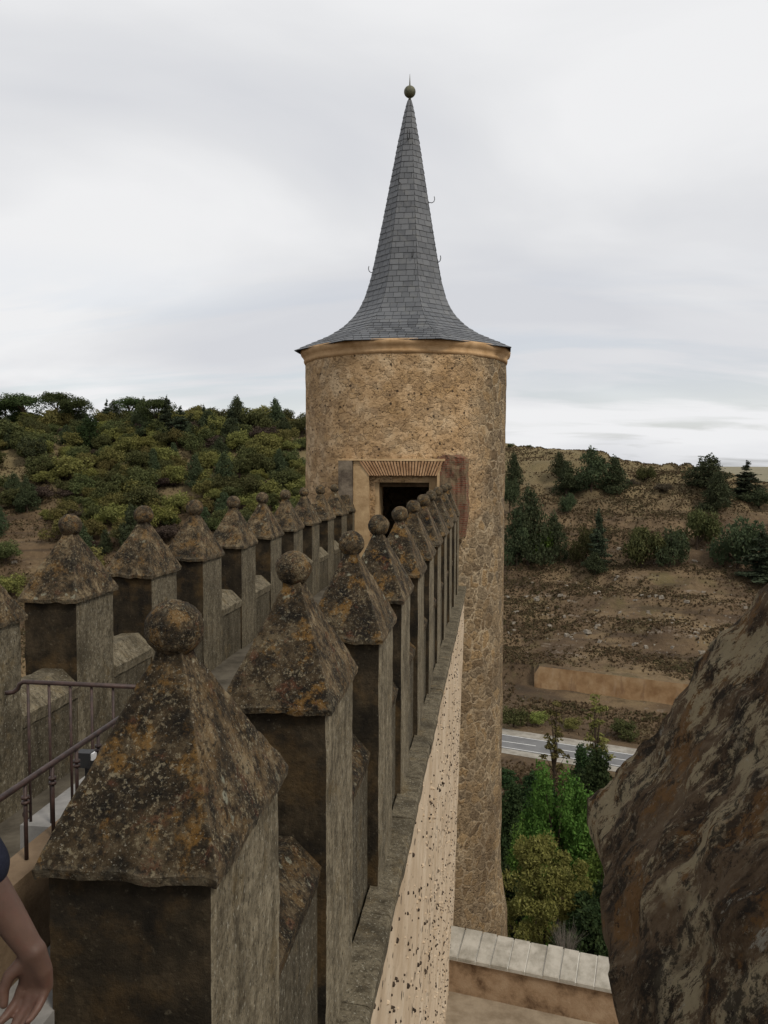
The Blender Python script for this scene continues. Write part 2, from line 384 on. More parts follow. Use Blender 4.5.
def mat_ground():
    t = NT('dry_hillside_earth')
    a = t.noise(.05, 8, .68); b = t.noise(.35, 8, .7, off=5)
    c = t.ramp(a, [(.36, (.062, .042, .026)), (.5, (.112, .077, .045)), (.64, (.175, .126, .070))])
    c = t.mix(t.math('MULTIPLY', t.step(b, .5, .66), .6), c, (.045, .031, .018))
    c = t.mix(t.math('MULTIPLY', t.step(t.noise(.09, 7, .65, off=17), .55, .66), .5), c, (.075, .068, .026))
    # bands of weathered limestone along the old terraces
    bd = t.noise(1.0, 6, .62, vec=t.scale(t.pos, .035, .03, .75), off=2)
    rocks = t.math('MULTIPLY', t.step(bd, .56, .63), t.step(t.noise(.6, 6, .7, off=23), .50, .62))
    z = t.xyz()[2]; low = t.n('ShaderNodeMapRange'); t.l(z, low.inputs[0]); low.inputs[1].default_value = -27; low.inputs[2].default_value = -34
    c = t.mix(t.math('MULTIPLY', rocks, t.math('MULTIPLY', low.outputs[0], .75)), c, (.24, .205, .165))
    dk = t.math('MULTIPLY', t.step(bd, .36, .46), 1.0); 
    c = t.mix(t.math('MULTIPLY', t.math('SUBTRACT', 1.0, dk), .6), c, (.040, .030, .022))
    sp = t.noise(1.3, 4, .7, off=37); c = t.mix(t.math('MULTIPLY', t.step(sp, .67, .71), .7), c, (.33, .30, .26))
    up = t.n('ShaderNodeMapRange'); t.l(z, up.inputs[0]); up.inputs[1].default_value = -17; up.inputs[2].default_value = -4
    past = t.mix(t.noise(.12, 7, .68, off=51), (.105, .086, .042), (.24, .195, .105))
    c = t.mix(t.math('MULTIPLY', up.outputs[0], .65), c, past)
    # pale stubble plain in the distance
    far = t.n('ShaderNodeMapRange'); t.l(t.xyz()[1], far.inputs[0]); far.inputs[1].default_value = 360; far.inputs[2].default_value = 800
    fr = t.mix(t.noise(.0016, 5, .6, vec=t.scale(t.pos, .5, 1, 1)), (.13, .125, .08), (.25, .215, .145))
    c = t.mix(far.outputs[0], c, fr)
    return t.done(c, t.bump(t.noise(.9, 8, .7), .8, .5))
M['ground'] = mat_ground()
meshobj('hillside', np.stack([GX, GY, GZ], -1).reshape(-1, 3), fc.tolist(), M['ground'], smooth=True, kind='structure')

# road across the valley
def strip(name, v0, v1, zup, mat, x0=-160, x1=170, dash=None, kind='structure', parent=None):
    mb = MB(); xs = np.arange(x0, x1, 2.0) if dash is None else np.arange(x0, x1, dash[0]+dash[1])
    def pt(x, v): 
        y = v - (.35*max(x, 0) - .12*min(x, 0)); return (x, y, -51+zup)
    if dash is None:
        for a in xs: 
            mb.add([pt(a, v0), pt(a+2, v0), pt(a+2, v1), pt(a, v1)], [(0, 1, 2, 3)])
    else:
        for a in xs: mb.add([pt(a, v0), pt(a+dash[0], v0), pt(a+dash[0], v1), pt(a, v1)], [(0, 1, 2, 3)])
    return mb.build(name, mat, parent, kind=kind)
M['verge'] = mat_simple('pale_gravel', (.20, .18, .15), (.31, .29, .25), .7, .4, .05)
M['asphalt'] = mat_simple('asphalt', (.125, .125, .126), (.165, .165, .165), .4, .2, .02)
M['paint'] = mat_simple('road_paint', (.6, .6, .58), (.75, .75, .73), 1, .1, .01)
strip('road_verge', 147.0, 161.0, .05, M['verge'])
strip('road', 149.6, 157.4, .09, M['asphalt'])
strip('road_marking', 149.9, 150.1, .13, M['paint']); strip('road_marking', 156.9, 157.1, .13, M['paint'])
strip('road_marking', 153.4, 153.62, .13, M['paint'], dash=(9, 1.6))

# ochre retaining wall on the far slope
def mat_ochre():
    t = NT('ochre_retaining_render')
    c = t.ramp(t.noise(.35, 7, .65), [(.35, (.185, .105, .050)), (.5, (.255, .158, .080)), (.66, (.32, .22, .125))])
    st = t.noise(1.0, 5, .6, vec=t.scale(t.pos, .9, .9, .10), off=3)
    c = t.mix(t.math('MULTIPLY', t.step(st, .58, .72), .35), c, (.34, .26, .18))
    c = t.mix(t.math('MULTIPLY', t.step(t.noise(1.0, 5, .6, vec=t.scale(t.pos, .7, .7, .15), off=12), .6, .7), .5), c, (.13, .07, .04))
    return t.done(c, t.bump(t.noise(3, 6, .7), .4, .1))
M['ochre'] = mat_ochre()
rw = empty('retaining_wall', (12, 176, -48), 'long ochre rendered retaining wall cut into the slope above the road', 'retaining wall')
rw_in = Matrix.Translation(-Vector(rw.location))
def wl(x, v, z): return Vector((x, v-.35*x, z)) - Vector(rw.location)
mb = MB(); xs = np.linspace(9.2, 42, 34)
for i, x in enumerate(xs):
    t_ = (x-9.2)/32.8; y_ = 188.4-.35*x
    zk = float(terr(x, y_)) + .06; zt = -43.75 - .25*t_; zb = -48.9 - .7*t_
    if i == 0: zt = lerp(zt, zb, .35)
    mb.v += [wl(x, 184.6, zb-1.5), wl(x, 185.6, zt), wl(x, 188.4, zk)]
for i in range(len(xs)-1):
    a = i*3; mb.f += [(a, a+3, a+4, a+1), (a+1, a+4, a+5, a+2)]; mb.m += [0, 1]
a = (len(xs)-1)*3; mb.f += [(0, 1, 2), (a, a+2, a+1)]; mb.m += [0, 0]
mb.build('wall_face', [M['ochre'], M['ground']], rw)
mb = MB()
for i in range(len(xs)-1):
    x0, x1 = xs[i], xs[i+1]; z0 = -48.9 - .7*(x0-7.5)/34.5; z1 = -48.9 - .7*(x1-7.5)/34.5
    mb.add([wl(x0, 183.3, z0-1.2), wl(x1, 183.3, z1-1.2), wl(x1, 183.6, z1), wl(x0, 183.6, z0), wl(x1, 184.75, z1+.15), wl(x0, 184.75, z0+.15)], [(0, 1, 2, 3), (3, 2, 4, 5)])
mb.build('footing', M['verge'], rw)

# ------------------------------------------------------------------ battlements
def merlon(parent, X, Y, zc, ze, hx, hy, zbot, n, seed, capmat, bmat, hxL=None):
    """merlon body > cap, ball"""
    random.seed(seed)
    o = parent.location
    bx, by = hx-.045, hy-.075
    k = max(3, n//2)
    hts = np.linspace(zbot, ze+.03, max(4, n))
    v, f, sd = loft([(z, bx, by) for z in hts], k, .011 if n > 8 else .006, 3.0, seed, (X-o.x, Y-o.y))
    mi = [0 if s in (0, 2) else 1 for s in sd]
    v = [(a, b, c-o.z) for a, b, c in v]
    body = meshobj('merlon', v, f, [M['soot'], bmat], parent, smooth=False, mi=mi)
    # pyramidal cap with a thin worn lip
    top = zc-.135; wob = (random.uniform(-.012, .012), random.uniform(-.015, .015))
    rings = [(ze-.01, bx-.03, by-.03), (ze-.015, hx*.985, hy*.985), (ze+.03, hx, hy)]
    nr = max(5, n)
    for i in range(1, nr+1):
        t = i/nr; e = t**1.02
        rings.append((lerp(ze+.03, top, t), lerp(hx, .076, e), lerp(hy, .086, e), wob[0]*t, wob[1]*t))
    rings.append((top+.05, .066, .074, *wob)); 
    v, f, _ = loft(rings, n, .0048 if n > 8 else .003, 11.0, seed+5, (X-o.x, Y-o.y), edge=.018)
    v = [(a, b, c-o.z) for a, b, c in v]
    ya = random.uniform(-.022, .022); tx, ty = random.uniform(-.012, .012), random.uniform(-.012, .012); cx_, cy_ = X-o.x, Y-o.y
    v = [(cx_+(a-cx_)-(b-cy_)*ya, cy_+(b-cy_)+(a-cx_)*ya, c+(a-cx_)*tx+(b-cy_)*ty) for a, b, c in v]
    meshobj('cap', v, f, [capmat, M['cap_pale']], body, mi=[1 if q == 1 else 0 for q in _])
    # stone ball
    r = .148*random.uniform(.93, 1.05); mb = MB(); m = 28 if n > 14 else (18 if n > 8 else 12)
    prof = [(max(1e-4, math.sin(math.pi*i/m)), -math.cos(math.pi*i/m)) for i in range(m+1)]
    mb.lathe([(a*r, b*r) for a, b in prof], (0, 0, 0), 2*m)
    c = Vector((X-o.x+wob[0], Y-o.y+wob[1], zc-o.z))
    vv = []
    for p in mb.v:
        q = Vector(p).normalized(); a = 1 + .05*fbm((q.x+seed, q.y, q.z), 1.6) + .025*fbm((q.x, q.y+seed, q.z), 6)
        vv.append(c + q*r*a)
    meshobj('ball', vv, mb.f, M['ball'], body, smooth=True)
    return body
def sill(parent, X, y0, y1, ztop, hw, seed, mat=None):
    o = parent.location; n = max(3, int((y1-y0)/.12)); v = []; f = []
    prof = [(-hw, -.34), (-hw-.02, -.21), (-hw*.45, -.02), (-hw*.38, .0), (hw*.38, .0), (hw*.45, -.02), (hw+.02, -.21), (hw, -.34)]
    k = len(prof)
    for i in range(n+1):
        y = lerp(y0, y1, i/n)
        for (px, pz) in prof:
            a = .022*fbm((px*2+seed, y*2.2, pz*2), 2.0) + .012*fbm((px, y+seed, pz), 9)
            v.append((X-o.x+px+a*.6, y-o.y, ztop+pz+a-o.z))
    for i in range(n):
        for q in range(k-1): f.append((i*k+q, (i+1)*k+q, (i+1)*k+q+1, i*k+q+1))
    f.append(tuple(range(k))); f.append(tuple(n*k+q for q in range(k))[::-1])
    return meshobj('sill', v, f, mat or M['sill'], parent)

ZF = -3.7      # walkway level
# --- right-hand wall
XR, SR, Y0R = -1.5819, 2.4623, 3.9798
wr = empty('battlement_wall', (XR, 15, ZF), 'right crenellated wall with brown lichened pyramid caps and a cream plastered outer face', 'castle wall')
def wloc(mb, w): mb.v = [(a-w.location.x, b-w.location.y, c-w.location.z) for a, b, c in mb.v]; return mb
mb = MB(); mb.box(XR-.315, XR+.315, 3.5, 29.8, -4.55, -3.02)
wloc(mb, wr).build('wall_core', M['render_dark'], wr)
# position of each ball as surveyed: (dx, dy, dz)
adj = {2: (.055, 0, -.02)}
for i in range(11):
    dx, dy, dz = adj.get(i, (random.uniform(-.012, .012), 0, 0)); y = Y0R+SR*i
    n = (44, 34, 24, 18, 14, 11, 9, 8, 7, 7, 6)[i]
    zc = (-.825, -.825, -.835, -.835, -.825, -.82, -.80, -.78, -.75, -.73, -.73)[i]
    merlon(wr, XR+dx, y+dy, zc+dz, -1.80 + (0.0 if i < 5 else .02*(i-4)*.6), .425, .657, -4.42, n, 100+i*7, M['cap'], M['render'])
ys = [Y0R+SR*i for i in range(0, 11)]
for a, b in zip(ys[:-1], ys[1:]):
    sill(wr, XR, a+.59, b-.59, -2.74, .335, a)
sill(wr, XR, ys[-1]+.59, 30.2, -2.74, .335, 5)
# string-course ledge: a run of worn stones
mb = MB(); y = -1.0; random.seed(3)
while y < 29.9:
    L = random.uniform(1.0, 1.7); e = min(y+L, 30.2); zt = -4.4+random.uniform(-.008, .008); xo = random.uniform(-.010, .010)
    n = 7; prof = [(-1.24, -.24), (-.995+xo, -.24), (-.955+xo, -.14), (-.955+xo, -.03), (-.98+xo, 0), (-1.24, .02)]; k = len(prof); v = []; f = []
    for q in range(n+1):
        yy = lerp(y+.006, e-.006, q/n)
        for (px, pz) in prof:
            a = .014*fbm((px, yy, pz), 5); v.append((px+a, yy, zt+pz+a))
    for q in range(n):
        for s in range(k-1): f.append((q*k+s, q*k+s+1, (q+1)*k+s+1, (q+1)*k+s))
    f.append(tuple(range(k))[::-1]); f.append(tuple(n*k+s for s in range(k)))
    mb.add(v, f); y = e
wloc(mb, wr).build('ledge', M['ledge'], wr)
# plastered outer face, drawing in slightly towards its foot
mb = MB(); zs = np.linspace(-30, -4.5, 130); yy = np.linspace(-1.0, 30.6, 160); v = []
for z in zs:
    for y in yy:
        x = -1.035 - .0245*(-4.6-z) + .022*fbm((0, y, z), .9, 3) + .012*fbm((4, y, z), 3.5, 4); v.append((x, y, z))
nyy = len(yy); f = [(i*nyy+j, i*nyy+j+1, (i+1)*nyy+j+1, (i+1)*nyy+j) for i in range(len(zs)-1) for j in range(nyy-1)]
b = len(v)
v += [(XR-.30, -1, -30), (XR-.30, 30.6, -30), (XR-.30, 30.6, -4.5), (XR-.30, -1, -4.5)]
t0 = (len(zs)-1)*nyy
f += [(b, b+3, b+2, b+1)] + [tuple([b+3]+[t0+j for j in range(nyy)]+[b+2])] + [tuple([b+1, b+2]+[i*nyy+nyy-1 for i in range(len(zs)-1, -1, -1)])]
mb.add(v, f); wloc(mb, wr).build('plastered_face', M['cream'], wr)
mb = MB(); random.seed(17); M['slag'] = mat_simple('black_slag_studs', (.022, .017, .013), (.085, .062, .045), 7, .5, .02)
for i in range(2600):
    y = random.uniform(4.5, 29.5); z = random.uniform(-21, -4.75); x = -1.035 - .0245*(-4.6-z) + .012
    if fbm((3, y, z), .5, 2) < -.35 and random.random() < .6: continue
    r = random.uniform(.012, .029)*(1.4 if random.random() < .12 else 1); h = r*random.uniform(.5, .9); q = random.uniform(.8, 1.6)
    v = [(x+h, y+random.uniform(-.3, .3)*r, z+random.uniform(-.3, .3)*r)]; k = 6
    for j in range(k):
        t = 6.283*j/k; w_ = random.uniform(.8, 1.2); v.append((x+h*.45, y+math.cos(t)*r*w_*.75, z+math.sin(t)*r*q*w_*.75))
    for j in range(k):
        t = 6.283*j/k; v.append((x-.03, y+math.cos(t)*r, z+math.sin(t)*r*q))
    f = [(0, 1+j, 1+(j+1) % k) for j in range(k)] + [(1+j, 1+k+j, 1+k+(j+1) % k, 1+(j+1) % k) for j in range(k)]
    mb.add(v, f, 1 if random.random() < .38 else 0)
wloc(mb, wr).build('slag_studs', [M['slag'], M['cream']], wr, kind='stuff')

# --- left-hand wall
XL, SL, Y0L = -5.3409, 2.2, 9.92
wl_ = empty('battlement_wall', (XL, 18, ZF), 'left crenellated wall, its grey pyramid caps standing against the wooded hillside', 'castle wall')
mb = MB(); mb.box(XL-.315, XL+.315, 3.0, 30.0, -30, -2.80)
wloc(mb, wl_).build('wall_core', M['render_dark'], wl_)
for i in range(-2, 10):
    y = Y0L+SL*i; n = (22, 22, 20, 16, 13, 11, 9, 8, 7, 7, 6, 6)[i+2]
    dx = random.uniform(-.02, .01)
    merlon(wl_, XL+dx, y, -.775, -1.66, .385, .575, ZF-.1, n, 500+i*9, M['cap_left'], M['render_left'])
ys = [Y0L+SL*i for i in range(-2, 10)]
for a, b in zip(ys[:-1], ys[1:]):
    sill(wl_, XL, a+.50, b-.50, -2.50, .335, a+40, M['sill_left'])

# walkway between the walls, stair landing and camera platform
mb = MB(); mb.box(XL+.30, XR-.30, 1.0, 30.3, -30, ZF); mb.build('walkway', M['floor'], kind='structure')
mb = MB(); mb.box(-3.43, XR-.37, 5.56, 8.2, ZF+.004, -2.65); mb.box(-2.24, XR-.37, 1.95, 5.55, ZF+.004, -2.47); mb.build('stair_landing', M['concrete'], kind='structure')
mb = MB(); mb.box(-5.1, XR-.37, -4.0, 1.9, -30, -1.75); mb.box(XR-.36, 4.5, -4, 1.0, -30, -4.6); mb.build('viewing_terrace', M['concrete'], kind='structure')
kb = empty('kerb_wall', (-2.33, 3.4, ZF), 'low brown plastered kerb wall under the iron handrail at the bottom left', 'low wall')
mb = MB(); mb.box(-2.42, -2.25, 1.95, 4.95, ZF+.004, -2.0, 0, .004); wloc(mb, kb).build('wall_face', M['kerb'], kb)

# --- iron guard rail (an L round the stair well)
rl = empty('railing', (-2.33, 5.6, -2.65), 'dark iron guard railing with slim balusters turning a corner beside the stair landing', 'railing')
o = rl.location; ZT = -1.6
mb = MB(); mb.tube([Vector((-2.33, 1.6, ZT))-o, Vector((-2.33, 5.6, ZT))-o], .0165, 10); mb.build('handrail', M['iron'], rl, True)
mb = MB(); pts = [(-3.53, 5.63, ZT-.10), (-3.53, 5.63, ZT-.085), (-3.50, 5.63, ZT-.08), (-3.465, 5.63, ZT-.055), (-3.45, 5.63, ZT-.02), (-3.42, 5.63, ZT), (-2.33, 5.61, ZT)]
pts[0] = (-3.56, 5.63, ZT-.09)
mb.tube([Vector(p)-o for p in pts], .0165, 10); mb.build('handrail', M['iron'], rl, True)
for i, x in enumerate((-3.385, -3.22, -3.055, -2.89, -2.725, -2.56)):
    mb = MB(); mb.tube([Vector((x, 5.63, ZT))-o, Vector((x, 5.63, -2.65))-o], .0105, 8)
    if i == 0: mb.tube([Vector((x+.03*math.cos(t)-.03+.0, 5.63, -2.60+.03*math.sin(t)))-o for t in np.linspace(0, 6.2, 12)], .007, 6)
    mb.build('baluster', M['iron'], rl, True)
for y in np.arange(1.75, 5.0, .26):
    mb = MB(); mb.tube([Vector((-2.33, y, ZT))-o, Vector((-2.33, y, -2.0))-o], .0105, 8)
    for dz in (.08, .105): mb.tube([Vector((-2.33, y, ZT-dz+.007))-o, Vector((-2.33, y, ZT-dz-.007))-o], .021, 8)
    mb.build('baluster', M['iron'], rl, True)

# small floodlight clamped to the landing
fl = empty('floodlight', (-2.655, 5.095, -1.94), 'small black floodlight with a white lens mounted behind the railing', 'floodlight')
mb = MB(); mb.box(-.05, .05, -.06, .02, -.05, .05); mb.box(-.012, .012, -.01, .01, ZF+1.94, -.05); mb.build('housing', M['lampbox'], fl)
mb = MB(); mb.box(.052, .066, -.05, .01, .0, .045); mb.build('lens', M['lampglass'], fl)

# ------------------------------------------------------------------ tower
TX, TY, TR = -3.62, 33.85, 4.05
tw = empty('round_tower', (TX, TY, -30), 'tall round tan stone tower with a slate spire at the end of the walls', 'tower')
def tl(p): return (p[0]-TX, p[1]-TY, p[2]+30)
def radius(z):
    r = TR
    if z < -16.4: r += .30*min(1, (-16.4-z)/1.9)**1.5
    if z < -18.3: r += .02*(-18.3-z)
    return r
DX0, DX1, DZ0, DZ1 = -4.15, -2.33, ZF, -.62     # doorway
NA = 192; zs = list(np.arange(-30, DZ0-.3, .5)) + list(np.arange(DZ0-.2, DZ1, .24)) + [DZ1] + list(np.arange(DZ1+.25, 4.1, .3)) + [4.15]
v = []; f = []
for z in zs:
    for q in range(NA):
        t = 2*math.pi*q/NA; rr_ = radius(z)
        rr_ += .035*fbm((math.cos(t)*4, math.sin(t)*4, z), .8, 5)
        v.append(tl((TX+rr_*math.cos(t), TY+rr_*math.sin(t), z)))
def indoor(q, z):
    t = 2*math.pi*(q+.5)/NA; x = TX+TR*math.cos(t); y = TY+TR*math.sin(t)
    return y < TY and DX0-.18 < x < DX1+.18 and DZ0-.1 < z < DZ1+.05
for i in range(len(zs)-1):
    for q in range(NA):
        if indoor(q, (zs[i]+zs[i+1])/2): continue
        f.append((i*NA+q, i*NA+(q+1) % NA, (i+1)*NA+(q+1) % NA, (i+1)*NA+q))
meshobj('tower_wall', v, f, M['tower'], tw, True)
# floor inside
mb = MB(); mb.box(TX-2.6, TX+2.6, TY-3.0, TY+2.6, DZ0-.2, DZ0-.01); mb.v = [tl(p) for p in mb.v]; mb.build('inner_floor', M['wood'], tw)
# moulded octagonal-ish cornice
mb = MB(); NC = 96
def octr(t, k):      # blend of circle and octagon
    a = ((t-math.pi/8) % (math.pi/4))-math.pi/8
    return (1-k) + k*math.cos(math.pi/8)/math.cos(((t+math.pi/8) % (math.pi/4))-math.pi/8)*1.035
prof = [(TR-.25, 4.0, 0), (TR+.02, 4.02, 0), (TR+.06, 4.09, .1), (TR+.07, 4.14, .1), (TR+.045, 4.18, .15), (TR+.12, 4.30, .25), (TR+.19, 4.37, .4), (TR+.205, 4.45, .5), (TR+.2, 4.52, .5), (TR-.3, 4.54, .3)]
v = []; f = []
for (r, z, k) in prof:
    for q in range(NC):
        t = 2*math.pi*q/NC; rr_ = r*octr(t, k*.35)+.008*fbm((math.cos(t)*5, math.sin(t)*5, z), 2)
        v.append(tl((TX+rr_*math.cos(t), TY+rr_*math.sin(t), z)))
for i in range(len(prof)-1):
    for q in range(NC): f.append((i*NC+q, i*NC+(q+1) % NC, (i+1)*NC+(q+1) % NC, (i+1)*NC+q))
meshobj('cornice', v, f, M['cornice'], tw, True)
# slate spire: eight concave facets of real slates laid in courses (apothem, height)
RP = [(4.20, 4.47), (4.02, 4.56), (3.76, 4.70), (3.40, 4.86), (2.92, 5.10), (2.45, 5.42), (2.09, 5.78), (1.81, 6.18), (1.60, 6.65), (1.38, 7.4), (1.13, 8.7), (.90, 10.0), (.66, 11.4), (.43, 12.75), (.22, 13.9), (.06, 14.62)]
RP = np.array(RP); ss = np.concatenate([[0], np.cumsum(np.hypot(np.diff(RP[:, 0]), np.diff(RP[:, 1])))])
def rp(s): return np.interp(s, ss, RP[:, 0]), np.interp(s, ss, RP[:, 1])
roof = MB(); random.seed(21); TN = math.tan(math.pi/8)
LEAN = .012
for fct in range(8):
    ang = -math.pi/2 + fct*math.pi/4; d = Vector((math.cos(ang), math.sin(ang), 0)); tg = Vector((-math.sin(ang), math.cos(ang), 0))
    # deck under the slates
    kk = 40
    dv = []; df = []
    for i in range(kk+1):
        a, z = rp(ss[-1]*i/kk); a -= .01
        for sg in (-1, 1): dv.append(Vector((TX, TY, 0))+d*a+tg*(a*TN*sg)+Vector((LEAN*(z-4.5), 0, z-.012)))
    for i in range(kk): df.append((2*i, 2*i+1, 2*i+3, 2*i+2))
    roof.add([tl(p) for p in dv], df, 1)
    s = 0.0; row = 0
    while s < ss[-1]-.12:
        h = .235
        a0, z0 = rp(s); a1, z1 = rp(min(s+h*1.12, ss[-1]))
        sl = Vector((a1-a0, z1-z0)).normalized(); nr = Vector((sl.y, -sl.x))
        w0 = a0*TN; w1 = a1*TN; sw = .33
        x = -w0 - (sw*.5 if row % 2 else 0)
        while x < w0-.01:
            xe = x + sw*random.uniform(.82, 1.15)
            if w0-xe < .08: xe = w0
            L = max(x, -w0)+(.007 if x > -w0 else .002); Rr = min(xe, w0)-(.007 if xe < w0 else .002)
            if Rr-L > .02:
                cl = lambda q, w: max(-w, min(w, q))
                lift = .022+random.uniform(-.004, .007); j = random.uniform(-.008, .008)
                P = lambda a, xx, z, up_: Vector((TX, TY, 0))+d*(a+nr.x*up_)+tg*xx+Vector((LEAN*(z-4.5), 0, z+nr.y*up_))
                vv = [P(a0-j*sl.x, L, z0-j*sl.y, lift), P(a0-j*sl.x, Rr, z0-j*sl.y, lift), P(a1, cl(Rr, w1), z1, .004), P(a1, cl(L, w1), z1, .004),
                      P(a0, L, z0, 0), P(a0, Rr, z0, 0)]
                roof.add([tl(p) for p in vv], [(0, 1, 2, 3), (4, 5, 1, 0)])
            x = xe
        s += h; row += 1
rf = roof.build('slate_roof', [M['slate'], M['dark']], tw)
LX = LEAN*10.3
mb = MB(); mb.lathe([(.075, -.25), (.07, -.1), (.045, .05), (.05, .09)], (0, 0, 0), 14); r = .235; m = 14
c = Vector(tl((TX+LX, TY, 14.88)))
mb.lathe([(max(.001, r*math.sin(math.pi*i/m)), .0 - r*math.cos(math.pi*i/m)) for i in range(m+1)], (0, 0, .28), 24)
mb.lathe([(.03, .50), (.028, .55), (.02, .7), (.004, .98)], (0, 0, 0), 8)
mb.v = [(Vector(p)+c-Vector((0, 0, .28))) for p in mb.v]; mb.build('finial', M['lead'], rf, True)
# iron ladder hooks: (facet angle in degrees, height)
for (deg, z, sd) in ((-22, 8.05, 1), (4, 10.55, 1), (196, 7.75, -1), (-75, 8.1, 1), (-108, 11.1, -1), (-90, 12.9, 1), (-82, 12.95, 1)):
    a, _ = 0, 0
    s_ = np.interp(z, RP[:, 1], ss); ap, _z = rp(s_); t = R(deg)
    d = Vector((math.cos(t), math.sin(t), 0)); base = Vector((TX+LEAN*(z-4.5), TY, z))+d*(ap*.98)
    mb = MB(); mb.tube([Vector(tl(base)), Vector(tl(base+d*.17+Vector((0, 0, -.03)))), Vector(tl(base+d*.25+Vector((0, 0, .02)))), Vector(tl(base+d*.28+Vector((0, 0, .12)))), Vector(tl(base+d*.26+Vector((0, 0, .22))))], .016, 6)
    mb.build('hook', M['hook'], rf, True)
# door surround: stucco jambs, brick flat arch, grey pilaster, red brick patch
YF = 29.62
ds = MB()
ds.box(-5.05, -4.48, YF, 30.8, ZF, -.02, 0, .012); ds.box(-4.48, DX0, YF+.30, 31.0, ZF, -.40, 0, .01); ds.box(DX1, -2.02, YF+.30, 31.0, ZF, -.40, 0, .01)
ds.box(-2.02, -1.72, YF, 30.6, ZF, -.02, 0, .012); ds.box(DX0, DX1, YF+.32, 30.9, DZ1, -.40, 0, .006)
ds.box(-5.60, -1.74, YF-.06, 30.9, .16, .24, 0, .012); ds.box(-5.05, -4.62, YF+.02, 30.8, -.02, .16)
ds.v = [tl(p) for p in ds.v]; fr = ds.build('door_surround', M['jamb'], tw)
mb = MB(); mb.box(-5.58, -5.07, YF-.10, 31.2, -1.9, .15, 0, .02); mb.v = [tl(p) for p in mb.v]; mb.build('pilaster', M['greystone'], tw)
mb = MB(); nb = 27; mb.box(-4.60, -1.76, YF+.05, 30.9, -.355, .15, 1)
for i in range(nb):
    f0 = (i+.17)/nb; f1 = (i+.83)/nb
    xb0, xb1 = lerp(-4.47, -2.03, f0), lerp(-4.47, -2.03, f1); xt0, xt1 = lerp(-4.86, -1.78, f0), lerp(-4.86, -1.78, f1)
    yy = YF-.05+random.uniform(-.012, .012); zb = -.37+random.uniform(-.01, .01)
    vv = [(xb0, yy, zb), (xb1, yy, zb), (xt1, yy, .158), (xt0, yy, .158), (xb0, 30.8, zb), (xb1, 30.8, zb), (xt1, 30.8, .158), (xt0, 30.8, .158)]
    mb.add(vv, [(0, 1, 2, 3), (5, 4, 7, 6), (4, 5, 1, 0), (3, 2, 6, 7), (1, 5, 6, 2), (4, 0, 3, 7)], 0)
mb.v = [tl(p) for p in mb.v]; mb.build('brick_arch', [M['archbrick'], M['archjoint']], tw)
v, f, sd = loft([(z, hx_, .75, ox, 0) for z, hx_, ox in ((-2.6, .40, 0), (-1.9, .47, .03), (-1.4, .50, .05), (-1.0, .48, .02), (-.75, .50, .02), (-.5, .52, 0), (-.3, .50, -.02), (-.1, .53, -.03), (.05, .52, -.03), (.18, .54, -.05), (.27, .50, -.10), (.34, .40, -.14))], 12, .085, 2.6, 4, (-1.46, 30.35), edge=.10)
meshobj('brick_pier', [tl(p) for p in v], f, M['redbrick'], tw)
mb = MB(); mb.box(DX0, DX1, YF+.50, YF+.62, DZ1-.16, DZ1-.002, 0, .004); mb.v = [tl(p) for p in mb.v]; mb.build('door_lintel', M['wood'], tw)

# ------------------------------------------------------------------ lower terrace with coped parapet
pw = empty('parapet_wall', (1.4, 27.3, -17.7), 'thick brown parapet wall with a broad sloping pale stone coping at the foot of the tower', 'parapet wall')
A = Vector((-1.6, 27.1)); B = Vector((13.0, 24.0)); dr = (B-A).normalized(); nb_ = Vector((-dr.y, dr.x)); Lw = (B-A).length
def pp(s, t, z): q = A+dr*s+nb_*t; return (q.x-1.4, q.y-27.3, z+17.7)
mb = MB(); v = [pp(s, t, z) for z in (-30, -16.5) for s, t in ((0, .06), (Lw, .06), (Lw, 1.05), (0, 1.05))]
mb.add(v, [(4, 5, 6, 7), (0, 1, 5, 4), (1, 2, 6, 5), (2, 3, 7, 6), (3, 0, 4, 7)])
mb.build('wall_face', M['terrace_wall'], pw)
s = 0.0; random.seed(5)
while s < Lw-.1:
    w = random.uniform(.50, .62); e = min(s+w, Lw); dz = random.uniform(-.015, .015); g = .026
    mb = MB(); lo, hi = -16.42+dz, -16.02+dz+random.uniform(-.02, .02)
    prof = [(-.05, lo-.10), (-.05, lo), (-.02, lo+.03), (1.06, hi), (1.10, hi-.04), (1.10, hi-.16)]
    v = [pp(a, t, z) for a in (s+g, e-g) for t, z in prof]; k = len(prof)
    mb.add(v, [(q, k+q, k+q+1, q+1) for q in range(k-1)] + [tuple(range(k)), tuple(range(2*k-1, k-1, -1)), (k, 0, k-1, 2*k-1)])
    mb.build('coping_stone', M['coping'], pw); s = e
mb = MB(); v = [pp(a, t, z) for a in (0, Lw) for t, z in ((-.02, -16.56), (-.03, -16.448), (1.07, -16.078), (1.07, -16.2))]
mb.add(v, [(q, 4+q, 4+q+1, q+1) for q in range(3)] + [(0, 1, 2, 3), (7, 6, 5, 4)]); mb.build('mortar_bed', M['joint'], pw)
mb = MB(); mb.add([(-1.6, 2, -17.7), (13, 2, -17.7), (13, 24.1, -17.7), (-1.6, 27.2, -17.7), (-1.6, 2, -30), (13, 2, -30), (13, 24.1, -30), (-1.6, 27.2, -30)],
                  [(0, 1, 2, 3), (4, 5, 1, 0), (5, 6, 2, 1), (6, 7, 3, 2)]); mb.build('terrace', M['terrace'], kind='structure')
mb = MB(); mb.box(-1.35, -.62, 24.4, 25.0, -17.69, -17.40, 0, .01); st = mb.build('stone_block', M['coping'])
tag(st, 'pale stone block at the foot of the cream plastered wall on the lower terrace', 'stone block')

